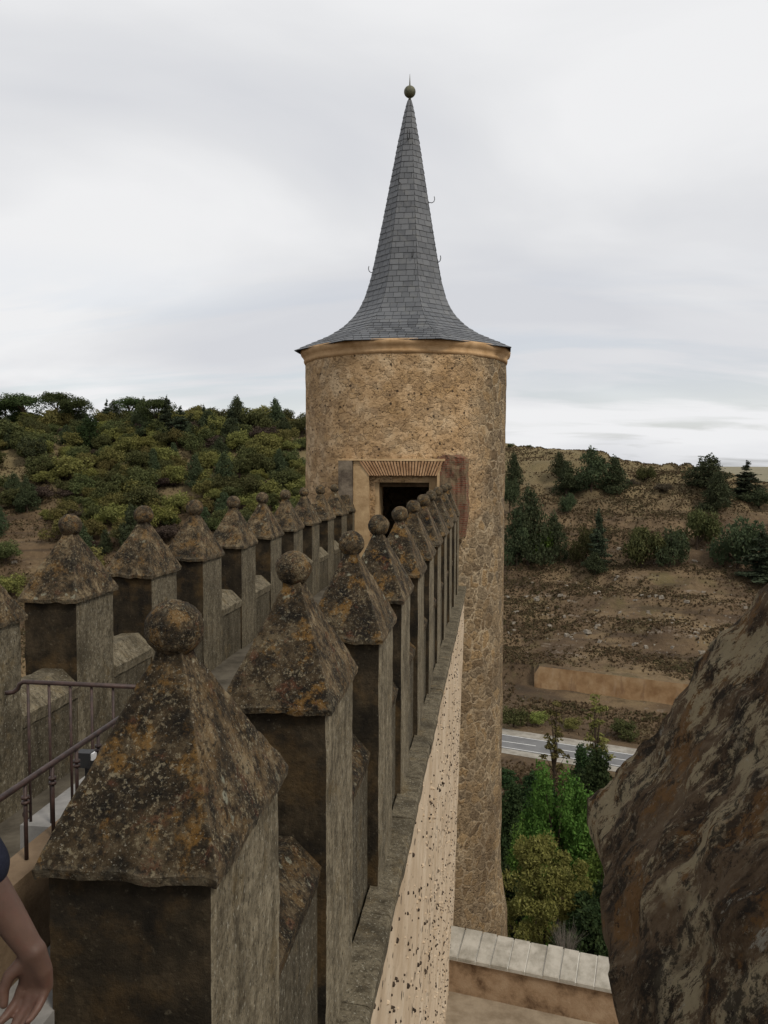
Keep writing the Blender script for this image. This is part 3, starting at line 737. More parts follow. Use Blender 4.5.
# ------------------------------------------------------------------ near merlon of the camera's own parapet (right edge)
def rot(p, c=(.205, 1.60), a=-.063):
    x, y = p[0]-c[0], p[1]-c[1]; return Vector((c[0]+x*math.cos(a)-y*math.sin(a), c[1]+x*math.sin(a)+y*math.cos(a), p[2]))
nm = empty('stone_merlon', (.92, .95, -1.75), 'huge lichen-blotched merlon cap close to the camera on the right edge', 'merlon')
C0 = Vector((.190, 1.60, -.635)); AP = Vector((.88, .80, .525))     # far left eave corner, apex
hx_, hy_ = AP.x-C0.x, C0.y-AP.y
rings = [(C0.z-.16, hx_-.10, hy_-.10), (C0.z-.12, hx_-.03, hy_-.03), (C0.z-.05, hx_-.004, hy_-.004), (C0.z, hx_, hy_)]
NRG = 140
for i in range(1, NRG+1):
    t = i/NRG; rings.append((lerp(C0.z, AP.z, t), lerp(hx_, .08, t), lerp(hy_, .09, t)))
v, f, _ = loft(rings, 130, .015, 3.2, 77, (AP.x, AP.y), edge=.03)
vv = []
for p in v:
    q = rot(p); a = .008*fbm((p[0]+3, p[1], p[2]), 9.0, 4) + .0035*fbm((p[0], p[1]+7, p[2]), 24.0, 4)
    vv.append(q + Vector((-a, a*.3, a*.8)) - nm.location)
body = MB(); bv, bf, _ = loft([(z, hx_-.09, hy_-.09) for z in np.linspace(-4.6, C0.z-.1, 14)], 12, .02, 2, 3, (AP.x, AP.y))
bo = meshobj('merlon_body', [rot(p)-nm.location for p in bv], bf, M['cap_near'], nm)
meshobj('cap', vv, f, M['cap_near'], nm, True)
mb = MB(); m = 16
mb.lathe([(max(.001, .15*math.sin(math.pi*i/m)), -.15*math.cos(math.pi*i/m)) for i in range(m+1)], rot((AP.x, AP.y, AP.z+.12))-nm.location, 32)
mb.build('ball', M['ball'], nm, True)

# ------------------------------------------------------------------ vegetation
def mat_leaf(name, cols, dens=1.0):
    t = NT(name, .8, .1)
    i = t.geo.outputs['Random Per Island']
    oi = t.n('ShaderNodeObjectInfo')
    tcn = t.n('ShaderNodeTexCoord')
    c = t.ramp(i, [(0.0, cols[0]), (.5, cols[1]), (1.0, cols[2])])
    cl = t.noise(.55, 4, .6, vec=tcn.outputs['Object'])
    c = t.mix(t.math('MULTIPLY', t.step(cl, .42, .62), .55), c, cols[3])
    hs = t.n('ShaderNodeHueSaturation'); t.l(c, hs.inputs['Color'])
    t.l(t.math('ADD', t.math('MULTIPLY', oi.outputs['Random'], .05), .475), hs.inputs['Hue'])
    t.l(t.math('ADD', t.math('MULTIPLY', oi.outputs['Random'], .5), .75), hs.inputs['Value'])
    t.done(hs.outputs[0])
    tr = t.n('ShaderNodeBsdfTranslucent'); t.l(hs.outputs[0], tr.inputs[0]); ms = t.n('ShaderNodeMixShader'); ms.inputs[0].default_value = .25
    o = t.t.nodes['Material Output']; t.l(t.b.outputs[0], ms.inputs[1]); t.l(tr.outputs[0], ms.inputs[2]); t.l(ms.outputs[0], o.inputs[0])
    return t.m
LF = {
 'juniper': mat_leaf('juniper_foliage', [(0.027, 0.037, 0.020), (0.050, 0.065, 0.033), (0.083, 0.098, 0.048), (0.062, 0.077, 0.035)]),
 'spruce': mat_leaf('conifer_foliage', [(0.025, 0.035, 0.022), (0.045, 0.060, 0.035), (0.073, 0.088, 0.050), (0.055, 0.070, 0.040)]),
 'bush': mat_leaf('evergreen_oak_foliage', [(0.037, 0.045, 0.018), (0.070, 0.077, 0.029), (0.110, 0.115, 0.045), (0.090, 0.092, 0.033)]),
 'pine': mat_leaf('pine_foliage', [(0.024, 0.037, 0.015), (0.045, 0.062, 0.022), (0.075, 0.094, 0.035), (0.060, 0.075, 0.025)]),
 'bright': mat_leaf('fresh_green_foliage', [(0.035, 0.069, 0.014), (0.062, 0.115, 0.021), (0.106, 0.169, 0.035), (0.077, 0.140, 0.025)]),
 'yellow': mat_leaf('yellow_green_foliage', [(0.088, 0.098, 0.025), (0.156, 0.165, 0.043), (0.237, 0.237, 0.075), (0.194, 0.194, 0.050)]),
 'olive': mat_leaf('olive_foliage', [(0.077, 0.077, 0.025), (0.131, 0.128, 0.040), (0.194, 0.181, 0.065), (0.169, 0.152, 0.045)]),
 'dry': mat_leaf('dry_twigs', [(.045, .034, .026), (.075, .056, .042), (.11, .085, .06), (.06, .045, .035)]),
 'dark': mat_leaf('dark_riverside_foliage', [(0.013, 0.025, 0.010), (0.025, 0.043, 0.015), (0.045, 0.065, 0.022), (0.033, 0.050, 0.018)]),
}
M['bark'] = mat_simple('bark', (.030, .022, .015), (.075, .055, .038), 4, .8, .03)
M['twig'] = mat_simple('pale_bare_twigs', (.12, .105, .085), (.22, .195, .165), 6, .3, .01)
def leaves(lobes, n, size, seed, asp=1.7, up=0.0, gap=.30, shell=.45):
    """n small folded leaf clumps spread through the volume of the lobes (cx,cy,cz,rx,ry,rz)"""
    g = np.random.default_rng(seed); lb = np.array(lobes, float)
    w = (lb[:, 3]*lb[:, 4]+lb[:, 4]*lb[:, 5]+lb[:, 3]*lb[:, 5]); w /= w.sum()
    m = int(n*2.2); k = g.choice(len(lb), m, p=w)
    d = g.normal(size=(m, 3)); d /= np.linalg.norm(d, axis=1)[:, None]
    rad = (shell + (1.06-shell)*g.random(m)**.55)*(1+.10*g.normal(size=m))
    p = lb[k, :3] + d*rad[:, None]*lb[k, 3:]
    # ragged gaps
    ph = g.random(9)*6
    s0 = 2.6/np.mean(lb[:, 3:])
    nz_ = np.sin(p[:, 0]*s0*1.3+ph[0]+np.sin(p[:, 2]*s0+ph[3]))*np.sin(p[:, 1]*s0*1.2+ph[1])+np.sin(p[:, 2]*s0*1.6+ph[2]+p[:, 0]*s0*.7)*.7
    keep = (nz_ > -1.0+gap*1.5) | (g.random(m) < .30)
    p = p[keep][:n]; d = d[keep][:n]; n = len(p)
    nr = d*.6 + g.normal(size=(n, 3))*.7 + np.array([0, 0, .25]); nr /= np.linalg.norm(nr, axis=1)[:, None]
    a = np.cross(nr, g.normal(size=(n, 3))) + np.array([0, 0, up]); a /= np.linalg.norm(a, axis=1)[:, None]
    b = np.cross(nr, a); b /= np.linalg.norm(b, axis=1)[:, None]
    sz = size*(.55+.9*g.random(n)**1.5)[:, None]
    la = a*sz*asp*.5; lbv = b*sz*.5; fold = nr*sz*.12
    v = np.stack([p-la, p-lbv*.9+fold, p+la, p+lbv*.9+fold], 1).reshape(-1, 3)
    f = np.arange(4*n).reshape(-1, 4)
    return v, f
def leafmesh(name, v, f, mat):
    me = bpy.data.meshes.new(name); me.from_pydata(v.tolist(), [], f.tolist()); me.materials.append(mat); me.update(); return me
def trunkmesh(name, paths, mat):
    mb = MB()
    for pts, rad in paths: mb.tube(pts, rad, 7)
    me = bpy.data.meshes.new(name); me.from_pydata(mb.v, [], mb.f); me.materials.append(mat); me.update(); return me
def limbs(lobes, g, z0, h, r0, k=6):
    top = h*.8; P = [([(0, 0, -.6), (g.normal()*.1, g.normal()*.1, z0*.6), (g.normal()*.15, g.normal()*.15, (z0+top)/2), (0, 0, top)], [r0*1.2, r0, r0*.6, r0*.15])]
    for l in list(lobes)[:k]:
        zb = z0+(l[2]-z0)*.35*g.random()
        P.append(([(0, 0, zb), (l[0]*.45, l[1]*.45, zb+(l[2]-zb)*.55), (l[0]*.9, l[1]*.9, l[2])], [r0*.5, r0*.32, r0*.10]))
    return P
PROTO = {}
def proto(key, w, h, lobes, n, size, leaf, seed, z0, r0, asp=1.7, up=0., gap=.3, shell=.45, bark='bark'):
    g = np.random.default_rng(seed)
    v, f = leaves(lobes, n, size, seed, asp, up, gap, shell)
    w = .5*(np.percentile(v[:, 0], 98)-np.percentile(v[:, 0], 2)+np.percentile(v[:, 1], 98)-np.percentile(v[:, 1], 2)); h = np.percentile(v[:, 2], 99.5)
    PROTO[key] = (w, h, leafmesh('crown', v, f, LF[leaf]), trunkmesh('trunk', limbs(lobes, g, z0, h, r0), M[bark]))
def rl_(g, a, b): return a+(b-a)*g.random()
for q in range(3):      # rounded juniper, narrowing upward
    g = np.random.default_rng(50+q); lob = []
    for i in range(17):
        t = (i+.5)/17; z = 1.0+7.6*t; rr_ = (2.6*(1-t**2.6)+.75)*.55; a = g.random()*6.28; e = (3.0*(1-t**2.4))*.62*rl_(g, .6, 1.1)
        lob.append((math.cos(a)*e, math.sin(a)*e, z, rr_*rl_(g, .75, 1.15), rr_*rl_(g, .75, 1.15), rl_(g, .9, 1.6)))
    proto('juniper%d' % q, 6.2, 9.6, lob, 5200, .23, 'juniper', 60+q, .8, .2, 1.9, .9, .35)
for q in range(2):      # spiky conifer in tiers
    g = np.random.default_rng(80+q); lob = []
    for i in range(13):
        t = i/13; z = 1.2+11.4*t; L = 2.7*(1-t)**.85+.22
        for j in range(7 if i < 9 else 4):
            a = j*6.28/(7 if i < 9 else 4)+i*.9+g.random()*.5; ll = L*rl_(g, .35, 1.2)
            lob.append((math.cos(a)*ll*.55, math.sin(a)*ll*.55, z-.05*ll+g.normal()*.32, abs(math.cos(a))*ll*.5+.25, abs(math.sin(a))*ll*.5+.25, rl_(g, .25, .6)))
    lob += [(0, 0, 12.7, .18, .18, .7)]
    proto('spruce%d' % q, 6.2, 13.6, lob, 6000, .24, 'spruce', 90+q, 1.0, .22, 2.2, .2, .25, .3)
for q in range(3):      # stone pine: bare trunk and a domed crown
    g = np.random.default_rng(110+q); lob = []
    for i in range(16):
        a = g.random()*6.28; e = 4.2*math.sqrt(g.random()); lob.append((math.cos(a)*e, math.sin(a)*e, 8.6+1.3*(1-(e/4.4)**2)+g.normal()*.25, rl_(g, 1.3, 2.2), rl_(g, 1.3, 2.2), rl_(g, 1.0, 1.7)))
    for i in range(9):
        a = g.random()*6.28; lob.append((math.cos(a)*2.6, math.sin(a)*2.6, rl_(g, 3.2, 7.8), 1.5, 1.5, 1.1))
    proto('umbrella%d' % q, 11.0, 11.4, lob, 7500, .26, 'pine', 120+q, 4.5, .30, 1.6, .2, .3)
g = np.random.default_rng(130)
proto('cypress0', 4.6, 9.8, [(g.normal()*.35, g.normal()*.35, 1+8*(i/12), 1.9*(1-(i/12)**2)+.5, 1.9*(1-(i/12)**2)+.5, 1.2) for i in range(12)], 4500, .22, 'dark', 131, .6, .2, 2.0, 1.2, .2)
for q in range(4):      # broad evergreen bush
    g = np.random.default_rng(140+q); lob = []
    for i in range(13):
        a = g.random()*6.28; e = 2.3*math.sqrt(g.random()); z = 1.0+2.4*g.random()*(1-(e/3.2)**2)+.3
        lob.append((math.cos(a)*e, math.sin(a)*e, z, rl_(g, .8, 1.35), rl_(g, .8, 1.35), rl_(g, .7, 1.15)))
    for key, lf in (('bush', 'juniper'), ('oak', 'bush'), ('olive', 'olive'), ('ygbush', 'yellow'), ('brightbush', 'bright'), ('dry', 'dry')):
        if q < 2 or key in ('oak', 'olive'): proto('%s%d' % (key, q), 6.0, 4.4, lob, 3600, .205, lf, 150+q, .5, .14, 1.6, .2, .35)
def plume(key, seed, leaf, h, w, n, size):
    g = np.random.default_rng(seed); lob = []
    for i in range(22):
        a = g.random()*6.28; e = w*.42*math.sqrt(g.random()); top = h*(1-.55*(e/(w*.5))**1.3)*rl_(g, .82, 1.0); L = rl_(g, 1.3, 2.3)
        lob.append((math.cos(a)*e, math.sin(a)*e, max(1.5, top-L), rl_(g, .45, .8), rl_(g, .45, .8), L))
    for i in range(20):
        a = g.random()*6.28; z = h*rl_(g, .12, .6); e = w*.42*math.sqrt(g.random())
        lob.append((math.cos(a)*e, math.sin(a)*e, z, .85, .85, 1.3))
    proto(key, w, h, lob, n, size, leaf, seed+1, 1.5, .22, 1.5, .5, .28)
plume('poplar0', 200, 'bright', 15, 6.0, 30000, .15); plume('poplar1', 210, 'bright', 11.5, 4.4, 19000, .145); plume('dark0', 220, 'dark', 13, 5.0, 12000, .19)
def roundtree(key, seed, leaf, h, w, n, size, gap=.4, k=70):
    g = np.random.default_rng(seed); lob = []
    for i in range(k):
        a = g.random()*6.28; u = rl_(g, -.75, 1); e = w*.46*math.sqrt(max(.05, 1-u*u))*rl_(g, .35, 1.05); z = h*.56+u*h*.40*rl_(g, .8, 1.05)
        r_ = rl_(g, .28, .62); lob.append((math.cos(a)*e, math.sin(a)*e, z, r_, r_, r_*rl_(g, .6, 1.3)))
    proto(key, w, h, lob, n, size, leaf, seed+1, h*.2, .18, 1.9, .4, gap)
roundtree('almond0', 230, 'yellow', 11, 6.4, 26000, .105, .5, 110); roundtree('alder0', 240, 'dark', 10.5, 5.0, 12000, .17)
g = np.random.default_rng(250); lob = []
for i in range(26):
    a = g.random()*6.28; z = rl_(g, 3, 14.2); e = (1.9*(1-(z/15.5))+.35)*rl_(g, .3, 1.2); lob.append((math.cos(a)*e, math.sin(a)*e, z, .55, .55, .35))
PROTO['thin0'] = (4.0, 14.8) + (leafmesh('crown', *leaves(lob, 900, .30, 251, 1.8, .2, .4), LF['olive']), trunkmesh('trunk', limbs(lob, g, 2, 14.6, .16, 26), M['bark']))
# bare thorny shrub
g = np.random.default_rng(260); P = []
for i in range(46):
    a = g.random()*6.28; e = rl_(g, .4, 1.6); z = rl_(g, 4.2, 6.0); m_ = (math.cos(a)*e*.4, math.sin(a)*e*.4, z*.55); t_ = (math.cos(a)*e, math.sin(a)*e, z)
    P.append(([(0, 0, 0), m_, t_], [.04, .022, .007]))
    for j in range(3): P.append(([m_ if j else ((m_[0]+t_[0])/2, (m_[1]+t_[1])/2, (m_[2]+t_[2])/2), (t_[0]+g.normal()*.5, t_[1]+g.normal()*.5, t_[2]+g.normal()*.45)], [.012, .005]))
TWIG = trunkmesh('twigs', P, M['twig'])

def place(key, x, y, w, h, label, name, cat='tree', group=None, rz=None, z=None):
    pw_, ph_, cm, tm = PROTO[key]
    z = float(terr(x, y)) if z is None else z
    o = empty(name, (x, y, z-.15), label, cat, group)
    o.scale = (w/pw_, w/pw_, h/ph_); o.rotation_euler.z = random.uniform(0, 6.28) if rz is None else rz
    link(bpy.data.objects.new('crown', cm), o); link(bpy.data.objects.new('trunk', tm), o)
    return o
random.seed(31)
# trees of the valley floor, right of the tower foot
place('poplar0', 6.1, 72.4, 6.6, 17.4, 'bright green plumed tree, tallest of the fresh green trees below the tower', 'poplar_tree')
place('poplar1', 8.6, 66.7, 4.4, 12.6, 'smaller bright green tree beside the big lichened merlon edge', 'poplar_tree')
place('poplar1', 2.6, 66.0, 3.8, 12.2, 'bright green tree pressed against the right side of the tower', 'poplar_tree')
place('almond0', 3.3, 55.1, 6.0, 13.4, 'yellow green rounded tree just above the pale stone coping', 'almond_tree')
place('dark0', 1.6, 87.7, 4.6, 12.5, 'dark green tree hugging the tower edge below the road', 'riverside_tree')
place('dark0', 11.7, 99.0, 5.6, 14.8, 'dark tree reaching up to the road beside the lichened merlon', 'riverside_tree')
place('alder0', 5.6, 101, 5.0, 11.2, 'dark rounded tree behind the bright green plumes, just below the road', 'riverside_tree')
place('alder0', 7.4, 52.6, 4.4, 11.8, 'dark green tree above the right end of the stone coping', 'riverside_tree')
place('alder0', 5.9, 49.5, 4.0, 9.8, 'dark shrubby tree behind the bare pale twigs at the coping', 'riverside_tree')
place('alder0', 0.9, 60.5, 3.2, 10.4, 'dark leafy tree at the tower foot behind the yellow green tree', 'riverside_tree')
place('thin0', 9.7, 128.6, 4.4, 15.2, 'thin sparse tree standing in front of the road, left one of two', 'slender_tree')
place('thin0', 15.8, 127.4, 5.4, 16.6, 'thin dark sparse tree in front of the road, right one of two', 'slender_tree')
place('dark0', 13.6, 118, 5.0, 10.5, 'dark green bushy tree at the near edge of the road', 'riverside_tree')
place('alder0', 1.2, 112, 5.5, 8.5, 'dark bush between the tower and the road edge', 'riverside_tree')
ts = empty('bare_shrub', (4.3, 46.6, float(terr(4.3, 46.6))+5.7), 'pale bare twiggy shrub sticking up behind the stone coping', 'shrub')
ts.scale = (.5, .5, .58); link(bpy.data.objects.new('twigs', TWIG), ts)
for x, y, w_, h_, k, lab in ((4.3, 161.5, 5.0, 4.0, 'oak0', 'green roadside bush nearest the tower on the far side of the road'), (9.2, 163.0, 3.6, 3.0, 'ygbush0', 'small yellowish bush on the far road verge'), (24.5, 157.5, 4.6, 3.6, 'oak1', 'dark green bush on the far road verge beside the lichened merlon'),
                              (15.5, 161.0, 3.5, 2.6, 'olive0', 'low olive bush below the ochre retaining wall')):
    place(k, x, y, w_, h_, lab, 'roadside_bush', 'bush')
# trees on the right-hand hill
RH = [('juniper0', 6.6, 294.1, 6.0, 12.6, 'grey green rounded tree highest up against the tower edge on the right hill'),
 ('bush0', 5.3, 276.6, 5.3, 11.5, 'dark bush half hidden by the tower below the highest rounded tree'),
 ('juniper0', 10.0, 243.9, 10.4, 22.0, 'large dark conifer just right of the tower, tallest on the right hill'),
 ('juniper1', 6.6, 242.7, 7.0, 16.5, 'dark tree between the tower and the large conifer'),
 ('juniper2', 17.6, 249.3, 7.1, 14.0, 'dark juniper right of the fresh green bush'),
 ('brightbush0', 12.7, 246.6, 8.0, 9.8, 'fresh green bush in front of the large dark conifer'),
 ('juniper0', 22.6, 298.0, 5.6, 9.2, 'small dark juniper at the upper left of the hilltop clump'),
 ('juniper1', 24.3, 288.0, 7.8, 12.3, 'dark juniper in the middle of the hilltop clump'),
 ('bush1', 23.9, 274.3, 5.2, 6.5, 'low round bush below the hilltop clump'),
 ('juniper2', 32.6, 288.5, 10.5, 14.3, 'broad dark juniper breaking the skyline in the hilltop clump'),
 ('juniper0', 40.3, 291.5, 8.5, 12.6, 'pointed juniper at the right end of the hilltop clump'),
 ('oak0', 52.8, 300.7, 5.6, 6.0, 'small green bush on the right hilltop skyline'),
 ('dry0', 56.1, 287.6, 5.0, 3.0, 'dry purplish brush right of the small hilltop bush'),
 ('dry1', 47.5, 296.0, 4.0, 2.6, 'dry brush left of the small hilltop bush'),
 ('oak1', 26.2, 245.9, 6.7, 10.6, 'green bush left of the thin spiky conifer'),
 ('spruce1', 29.3, 238.4, 4.8, 16.1, 'thin spiky conifer standing alone on the right slope'),
 ('juniper1', 28.2, 235.9, 5.3, 6.4, 'small round juniper at the foot of the thin spiky conifer'),
 ('oak2', 41.2, 238.0, 9.5, 11.5, 'wide green bush in the middle of the right slope'),
 ('bush1', 48.6, 236.2, 7.7, 10.6, 'dark bush touching the wide green bush'),
 ('oak3', 57.9, 247.1, 10.0, 11.6, 'bushy tree leaning up the slope above the dark bush'),
 ('juniper2', 71.3, 289.4, 13.0, 13.0, 'broad tree breaking the skyline at the right end of the hill'),
 ('juniper0', 70.4, 275.3, 9.2, 13.0, 'conical juniper in front of the broad skyline tree'),
 ('spruce0', 83.8, 291.6, 8.0, 12.1, 'spiky conifer on the skyline at the far right'),
 ('bush0', 86.6, 286.1, 9.2, 6.6, 'low dark bush below the far right spiky conifer'),
 ('bush1', 66.4, 236.8, 12.0, 14.0, 'large dark bush above the lichened merlon ridge'),
 ('spruce1', 70.7, 230.0, 9.5, 13.0, 'dark layered conifer at the right edge above the merlon'),
 ('oak0', 6.7, 345.6, 2.9, 1.8, 'tiny bush on the skyline next to the tower'),
 ('oak1', 14.3, 343.5, 2.6, 1.4, 'tiny bush on the bare skyline right of the tower')]
for k, x, y, w_, h_, lab in RH:
    bush = k[:-1] in ('bush', 'oak', 'dry', 'brightbush')
    place(k, x, y, w_, h_, lab, 'bush' if bush else ('conifer_tree' if k[0] == 's' else 'juniper_tree'), 'bush' if bush else 'tree')
# skyline trees on the left-hand hill
LH = [('umbrella0', -188.4, 313.8, 16.1, 14.8, 'large stone pine with see-through crown, second from the left edge on the skyline'),
 ('umbrella1', -178.5, 322.2, 11.5, 14.6, 'stone pine right of the large see-through pine'),
 ('umbrella2', -164.9, 314.6, 12.0, 13.0, 'broad pine above the dark cypress on the left hill'),
 ('spruce0', -157.6, 323.8, 3.9, 10.6, 'tiny spiky conifer poking above the left skyline'),
 ('umbrella0', -150.1, 328.3, 11.6, 12.4, 'domed pine on the left skyline right of the tiny spiky conifer'),
 ('cypress0', -151.7, 297.5, 8.4, 12.6, 'dark dense cypress-shaped tree in the left wood'),
 ('bush0', -165.1, 281.0, 8.7, 9.0, 'very dark round bush beside the bare brown patch'),
 ('umbrella1', -128.9, 306.6, 10.8, 14.6, 'tall dark pine in the middle of the left skyline'),
 ('spruce1', -123.8, 304.0, 5.3, 14.4, 'slim conifer right of the tall dark pine'),
 ('spruce0', -117.3, 301.5, 6.8, 12.2, 'pointed conifer second right of the tall dark pine'),
 ('juniper0', -108.5, 307.7, 8.4, 10.4, 'dark juniper below the spiky top on the left skyline'),
 ('spruce1', -112.4, 312.9, 2.9, 9.6, 'needle-thin treetop left of the dark juniper on the skyline'),
 ('spruce0', -101.4, 312.8, 8.0, 9.6, 'conifer with spreading top where the left skyline falls'),
 ('spruce1', -96.2, 318.0, 4.2, 8.6, 'small conifer on the falling part of the left skyline'),
 ('olive0', -91.3, 320.8, 7.1, 5.5, 'pale olive bush on the left skyline above the fifth left merlon'),
 ('olive1', -83.6, 327.1, 4.4, 3.2, 'small round bush on the skyline left of the tower'),
 ('oak1', -78.6, 325.0, 4.0, 2.8, 'small dark bush on the skyline touching the tower'),
 ('umbrella2', -197.0, 315.6, 12, 12.6, 'pine at the left edge of the picture on the skyline'),
 ('juniper1', -115.9, 309.3, 5.4, 8.5, 'narrow juniper between the pointed conifers on the left skyline'),
 ('oak2', -142.3, 323.4, 9.5, 9.4, 'green bushy tree between two pines on the left skyline')]
for k, x, y, w_, h_, lab in LH:
    bush = k[:-1] in ('bush', 'oak', 'olive')
    nm = 'bush' if bush else {'u': 'pine_tree', 's': 'conifer_tree', 'j': 'juniper_tree', 'c': 'cypress_tree'}[k[0]]
    place(k, x, y, w_, h_, lab, nm, 'bush' if bush else 'tree')
# the wooded left hillside: every shrub its own object
KINDS = {'oak': ('dark_green_bush', 'dark green bush in the thicket on the left hillside', 'dark bushes covering the left hillside'),
         'olive': ('olive_bush', 'olive green bush in the thicket on the left hillside', 'olive bushes covering the left hillside'),
         'ygbush': ('yellow_green_bush', 'yellow green bush in the thicket on the left hillside', 'yellow green bushes covering the left hillside'),
         'juniper': ('juniper_tree', 'small dark juniper in the thicket on the left hillside', 'junipers on the left hillside'),
         'dry': ('dry_bush', 'leafless brownish bush in the thicket on the left hillside', 'dry bushes on the left hillside')}
random.seed(77); pts = []; tries = 0
while len(pts) < 430 and tries < 90000:
    tries += 1
    y = random.uniform(205, 345); b = random.uniform(-.70, -.222); x = y*math.tan(b)
    v_ = vcoord(x, y)
    if v_ > 350: continue
    hgt = float(terr(x, y)); el = hgt/math.hypot(x, y)
    den = min(1, max(0, (el+.115)/.09)); den = .13+.87*min(1, den*1.5)
    if b < -.50 and el < .0: den *= .45
    den *= 1 if fbm((x*.045, y*.045, 1.7), 1.0, 3) > -.40 else .08
    if random.random() > den: continue
    w_ = random.choice((6.0, 7.0, 8.0, 9.5, 11.0))*random.uniform(.8, 1.15)
    if any((x-a)**2+(y-c)**2 < (.205*(w_+d))**2 for a, c, d in pts): continue
    pts.append((x, y, w_))
for x, y, w_ in pts:
    r = random.random()
    k = 'oak' if r < .36 else 'olive' if r < .70 else 'ygbush' if r < .755 else 'juniper' if r < .93 else 'dry'
    nm, lab, gr = KINDS[k]
    q = random.randrange({'oak': 4, 'olive': 4, 'ygbush': 2, 'juniper': 3, 'dry': 2}[k])
    h_ = w_*random.uniform(.6, .95) if k != 'juniper' else w_*random.uniform(1.0, 1.4)
    if k == 'dry': h_ *= .7
    place('%s%d' % (k, q), x, y, w_*(.75 if k == 'juniper' else 1), h_, lab, nm, 'tree' if k == 'juniper' else 'bush', gr)
# dry grass and dwarf scrub, beyond counting
def scrub(name, n, xr, yr, size, cols, seed, thr, label):
    g = np.random.default_rng(seed); y = g.uniform(yr[0], yr[1], n*3); b = g.uniform(xr[0], xr[1], n*3); x = y*np.tan(b)
    m = (np.sin(x*.21+np.sin(y*.17)*2)+np.sin(y*.33+x*.11)+np.sin(x*.067-y*.05)*1.2 + g.normal(size=n*3)*.9) > thr
    v_ = vcoord(x, y); m &= ((v_ < 144) | (v_ > 164)) & (v_ < 352) & ~((v_ > 180) & (v_ < 187) & (x > 5) & (x < 44))
    x = x[m][:n]; y = y[m][:n]; k = len(x); z = terr(x, y)
    sz = size*(.4+1.2*g.random(k)**2); V = []; F = []
    for j in range(3):
        a = g.uniform(0, math.pi, k); dx = np.cos(a)*sz*.6; dy = np.sin(a)*sz*.6; lx = g.normal(size=k)*sz*.3; ly = g.normal(size=k)*sz*.3; h = sz*g.uniform(.5, 1.0, k)
        V.append(np.stack([np.stack([x-dx, y-dy, z-.1], 1), np.stack([x+dx, y+dy, z-.1], 1), np.stack([x+dx*.7+lx, y+dy*.7+ly, z+h], 1), np.stack([x-dx*.5+lx, y-dy*.5+ly, z+h*.8], 1)], 1).reshape(-1, 3))
    V = np.concatenate(V); F = np.arange(len(V)).reshape(-1, 4)
    me = leafmesh(name, V, F, cols); o = link(bpy.data.objects.new(name, me)); tag(o, label, 'scrub', None, 'stuff')
M['scrub'] = mat_leaf('dry_scrub_leaves', [(.048, .038, .022), (.088, .070, .038), (.14, .115, .06), (.092, .092, .038)])
M['grassy'] = mat_leaf('dry_grass_blades', [(.078, .055, .031), (.132, .094, .052), (.205, .158, .088), (.118, .097, .048)])
scrub('dry_scrub', 80000, (-.92, .62), (165, 345), .40, M['scrub'], 5, .55, 'low dry scrub scattered over both hillsides')
scrub('dry_grass', 290000, (-.92, .62), (60, 345), .36, M['grassy'], 6, -1.0, 'short dry grass tufts on both hillsides')
# tumbled limestone along the old terraces
mb = MB(); g = np.random.default_rng(9)
for i in range(1700):
    b = g.uniform(-.64, .36); v_ = g.choice([205, 209, 218, 224, 231, 240, 262])+g.normal()*1.6
    x = 0; y = v_
    for _ in range(6):
        x = y*math.tan(b); y = v_-(.35*max(x, 0)-.12*min(x, 0))
    if np.sin(x*.11+v_)+np.sin(x*.27+v_*2) < g.normal()*.6: continue
    z = float(terr(x, y)); s_ = .14+.62*g.random()**4; a = g.random()*3
    q = [(-s_*1.3, -s_, -.3), (s_*1.3, -s_*.8, -.3), (s_*1.2, s_, -.3), (-s_*1.2, s_*.9, -.3), (-s_, -s_*.7, s_*.5), (s_*.9, -s_*.6, s_*.7), (s_, s_*.7, s_*.6), (-s_*.8, s_*.7, s_*.45)]
    ca, sa = math.cos(a), math.sin(a)
    mb.add([(x+p*ca-r*sa, y+p*sa+r*ca, z+t_) for p, r, t_ in q], [(4, 5, 6, 7), (0, 1, 5, 4), (1, 2, 6, 5), (2, 3, 7, 6), (3, 0, 4, 7)])
M['limestone'] = mat_simple('weathered_limestone', (.10, .082, .062), (.27, .24, .195), .8, .5, .1)
tag(mb.build('limestone_rubble', M['limestone'], kind='stuff'), 'weathered limestone rubble lying along the old hillside terraces', 'rubble')


# ------------------------------------------------------------------ the passer-by at the lower left edge
def mat_skin():
    t = NT('skin', .55, .35); c = t.ramp(t.noise(9, 5, .6), [(.35, (.060, .032, .022)), (.65, (.098, .054, .038))])
    c = t.mix(t.math('MULTIPLY', t.step(t.noise(30, 4, .6, off=4), .52, .66), .25), c, (.105, .042, .032))
    t.b.inputs['Subsurface Weight'].default_value = .08; t.b.inputs['Subsurface Radius'].default_value = (.012, .005, .003)
    return t.done(c, t.bump(t.noise(120, 4, .6), .12, .003))
M['skin'] = mat_skin(); M['navy'] = mat_simple('navy_cotton', (.008, .009, .018), (.014, .016, .028), 12, .4, .01)
M['trouser'] = mat_simple('dark_trousers', (.018, .018, .020), (.035, .034, .036), 10, .4, .01); M['hair'] = mat_simple('brown_hair', (.018, .011, .007), (.05, .03, .018), 40, .6, .01)
M['shoe'] = mat_simple('shoe_leather', (.012, .011, .010), (.03, .026, .022), 9, .3, .01, .6, .4); M['eye'] = mat_simple('eye_white', (.5, .5, .48), (.6, .6, .58), 9, .05, .01, .3, .5)
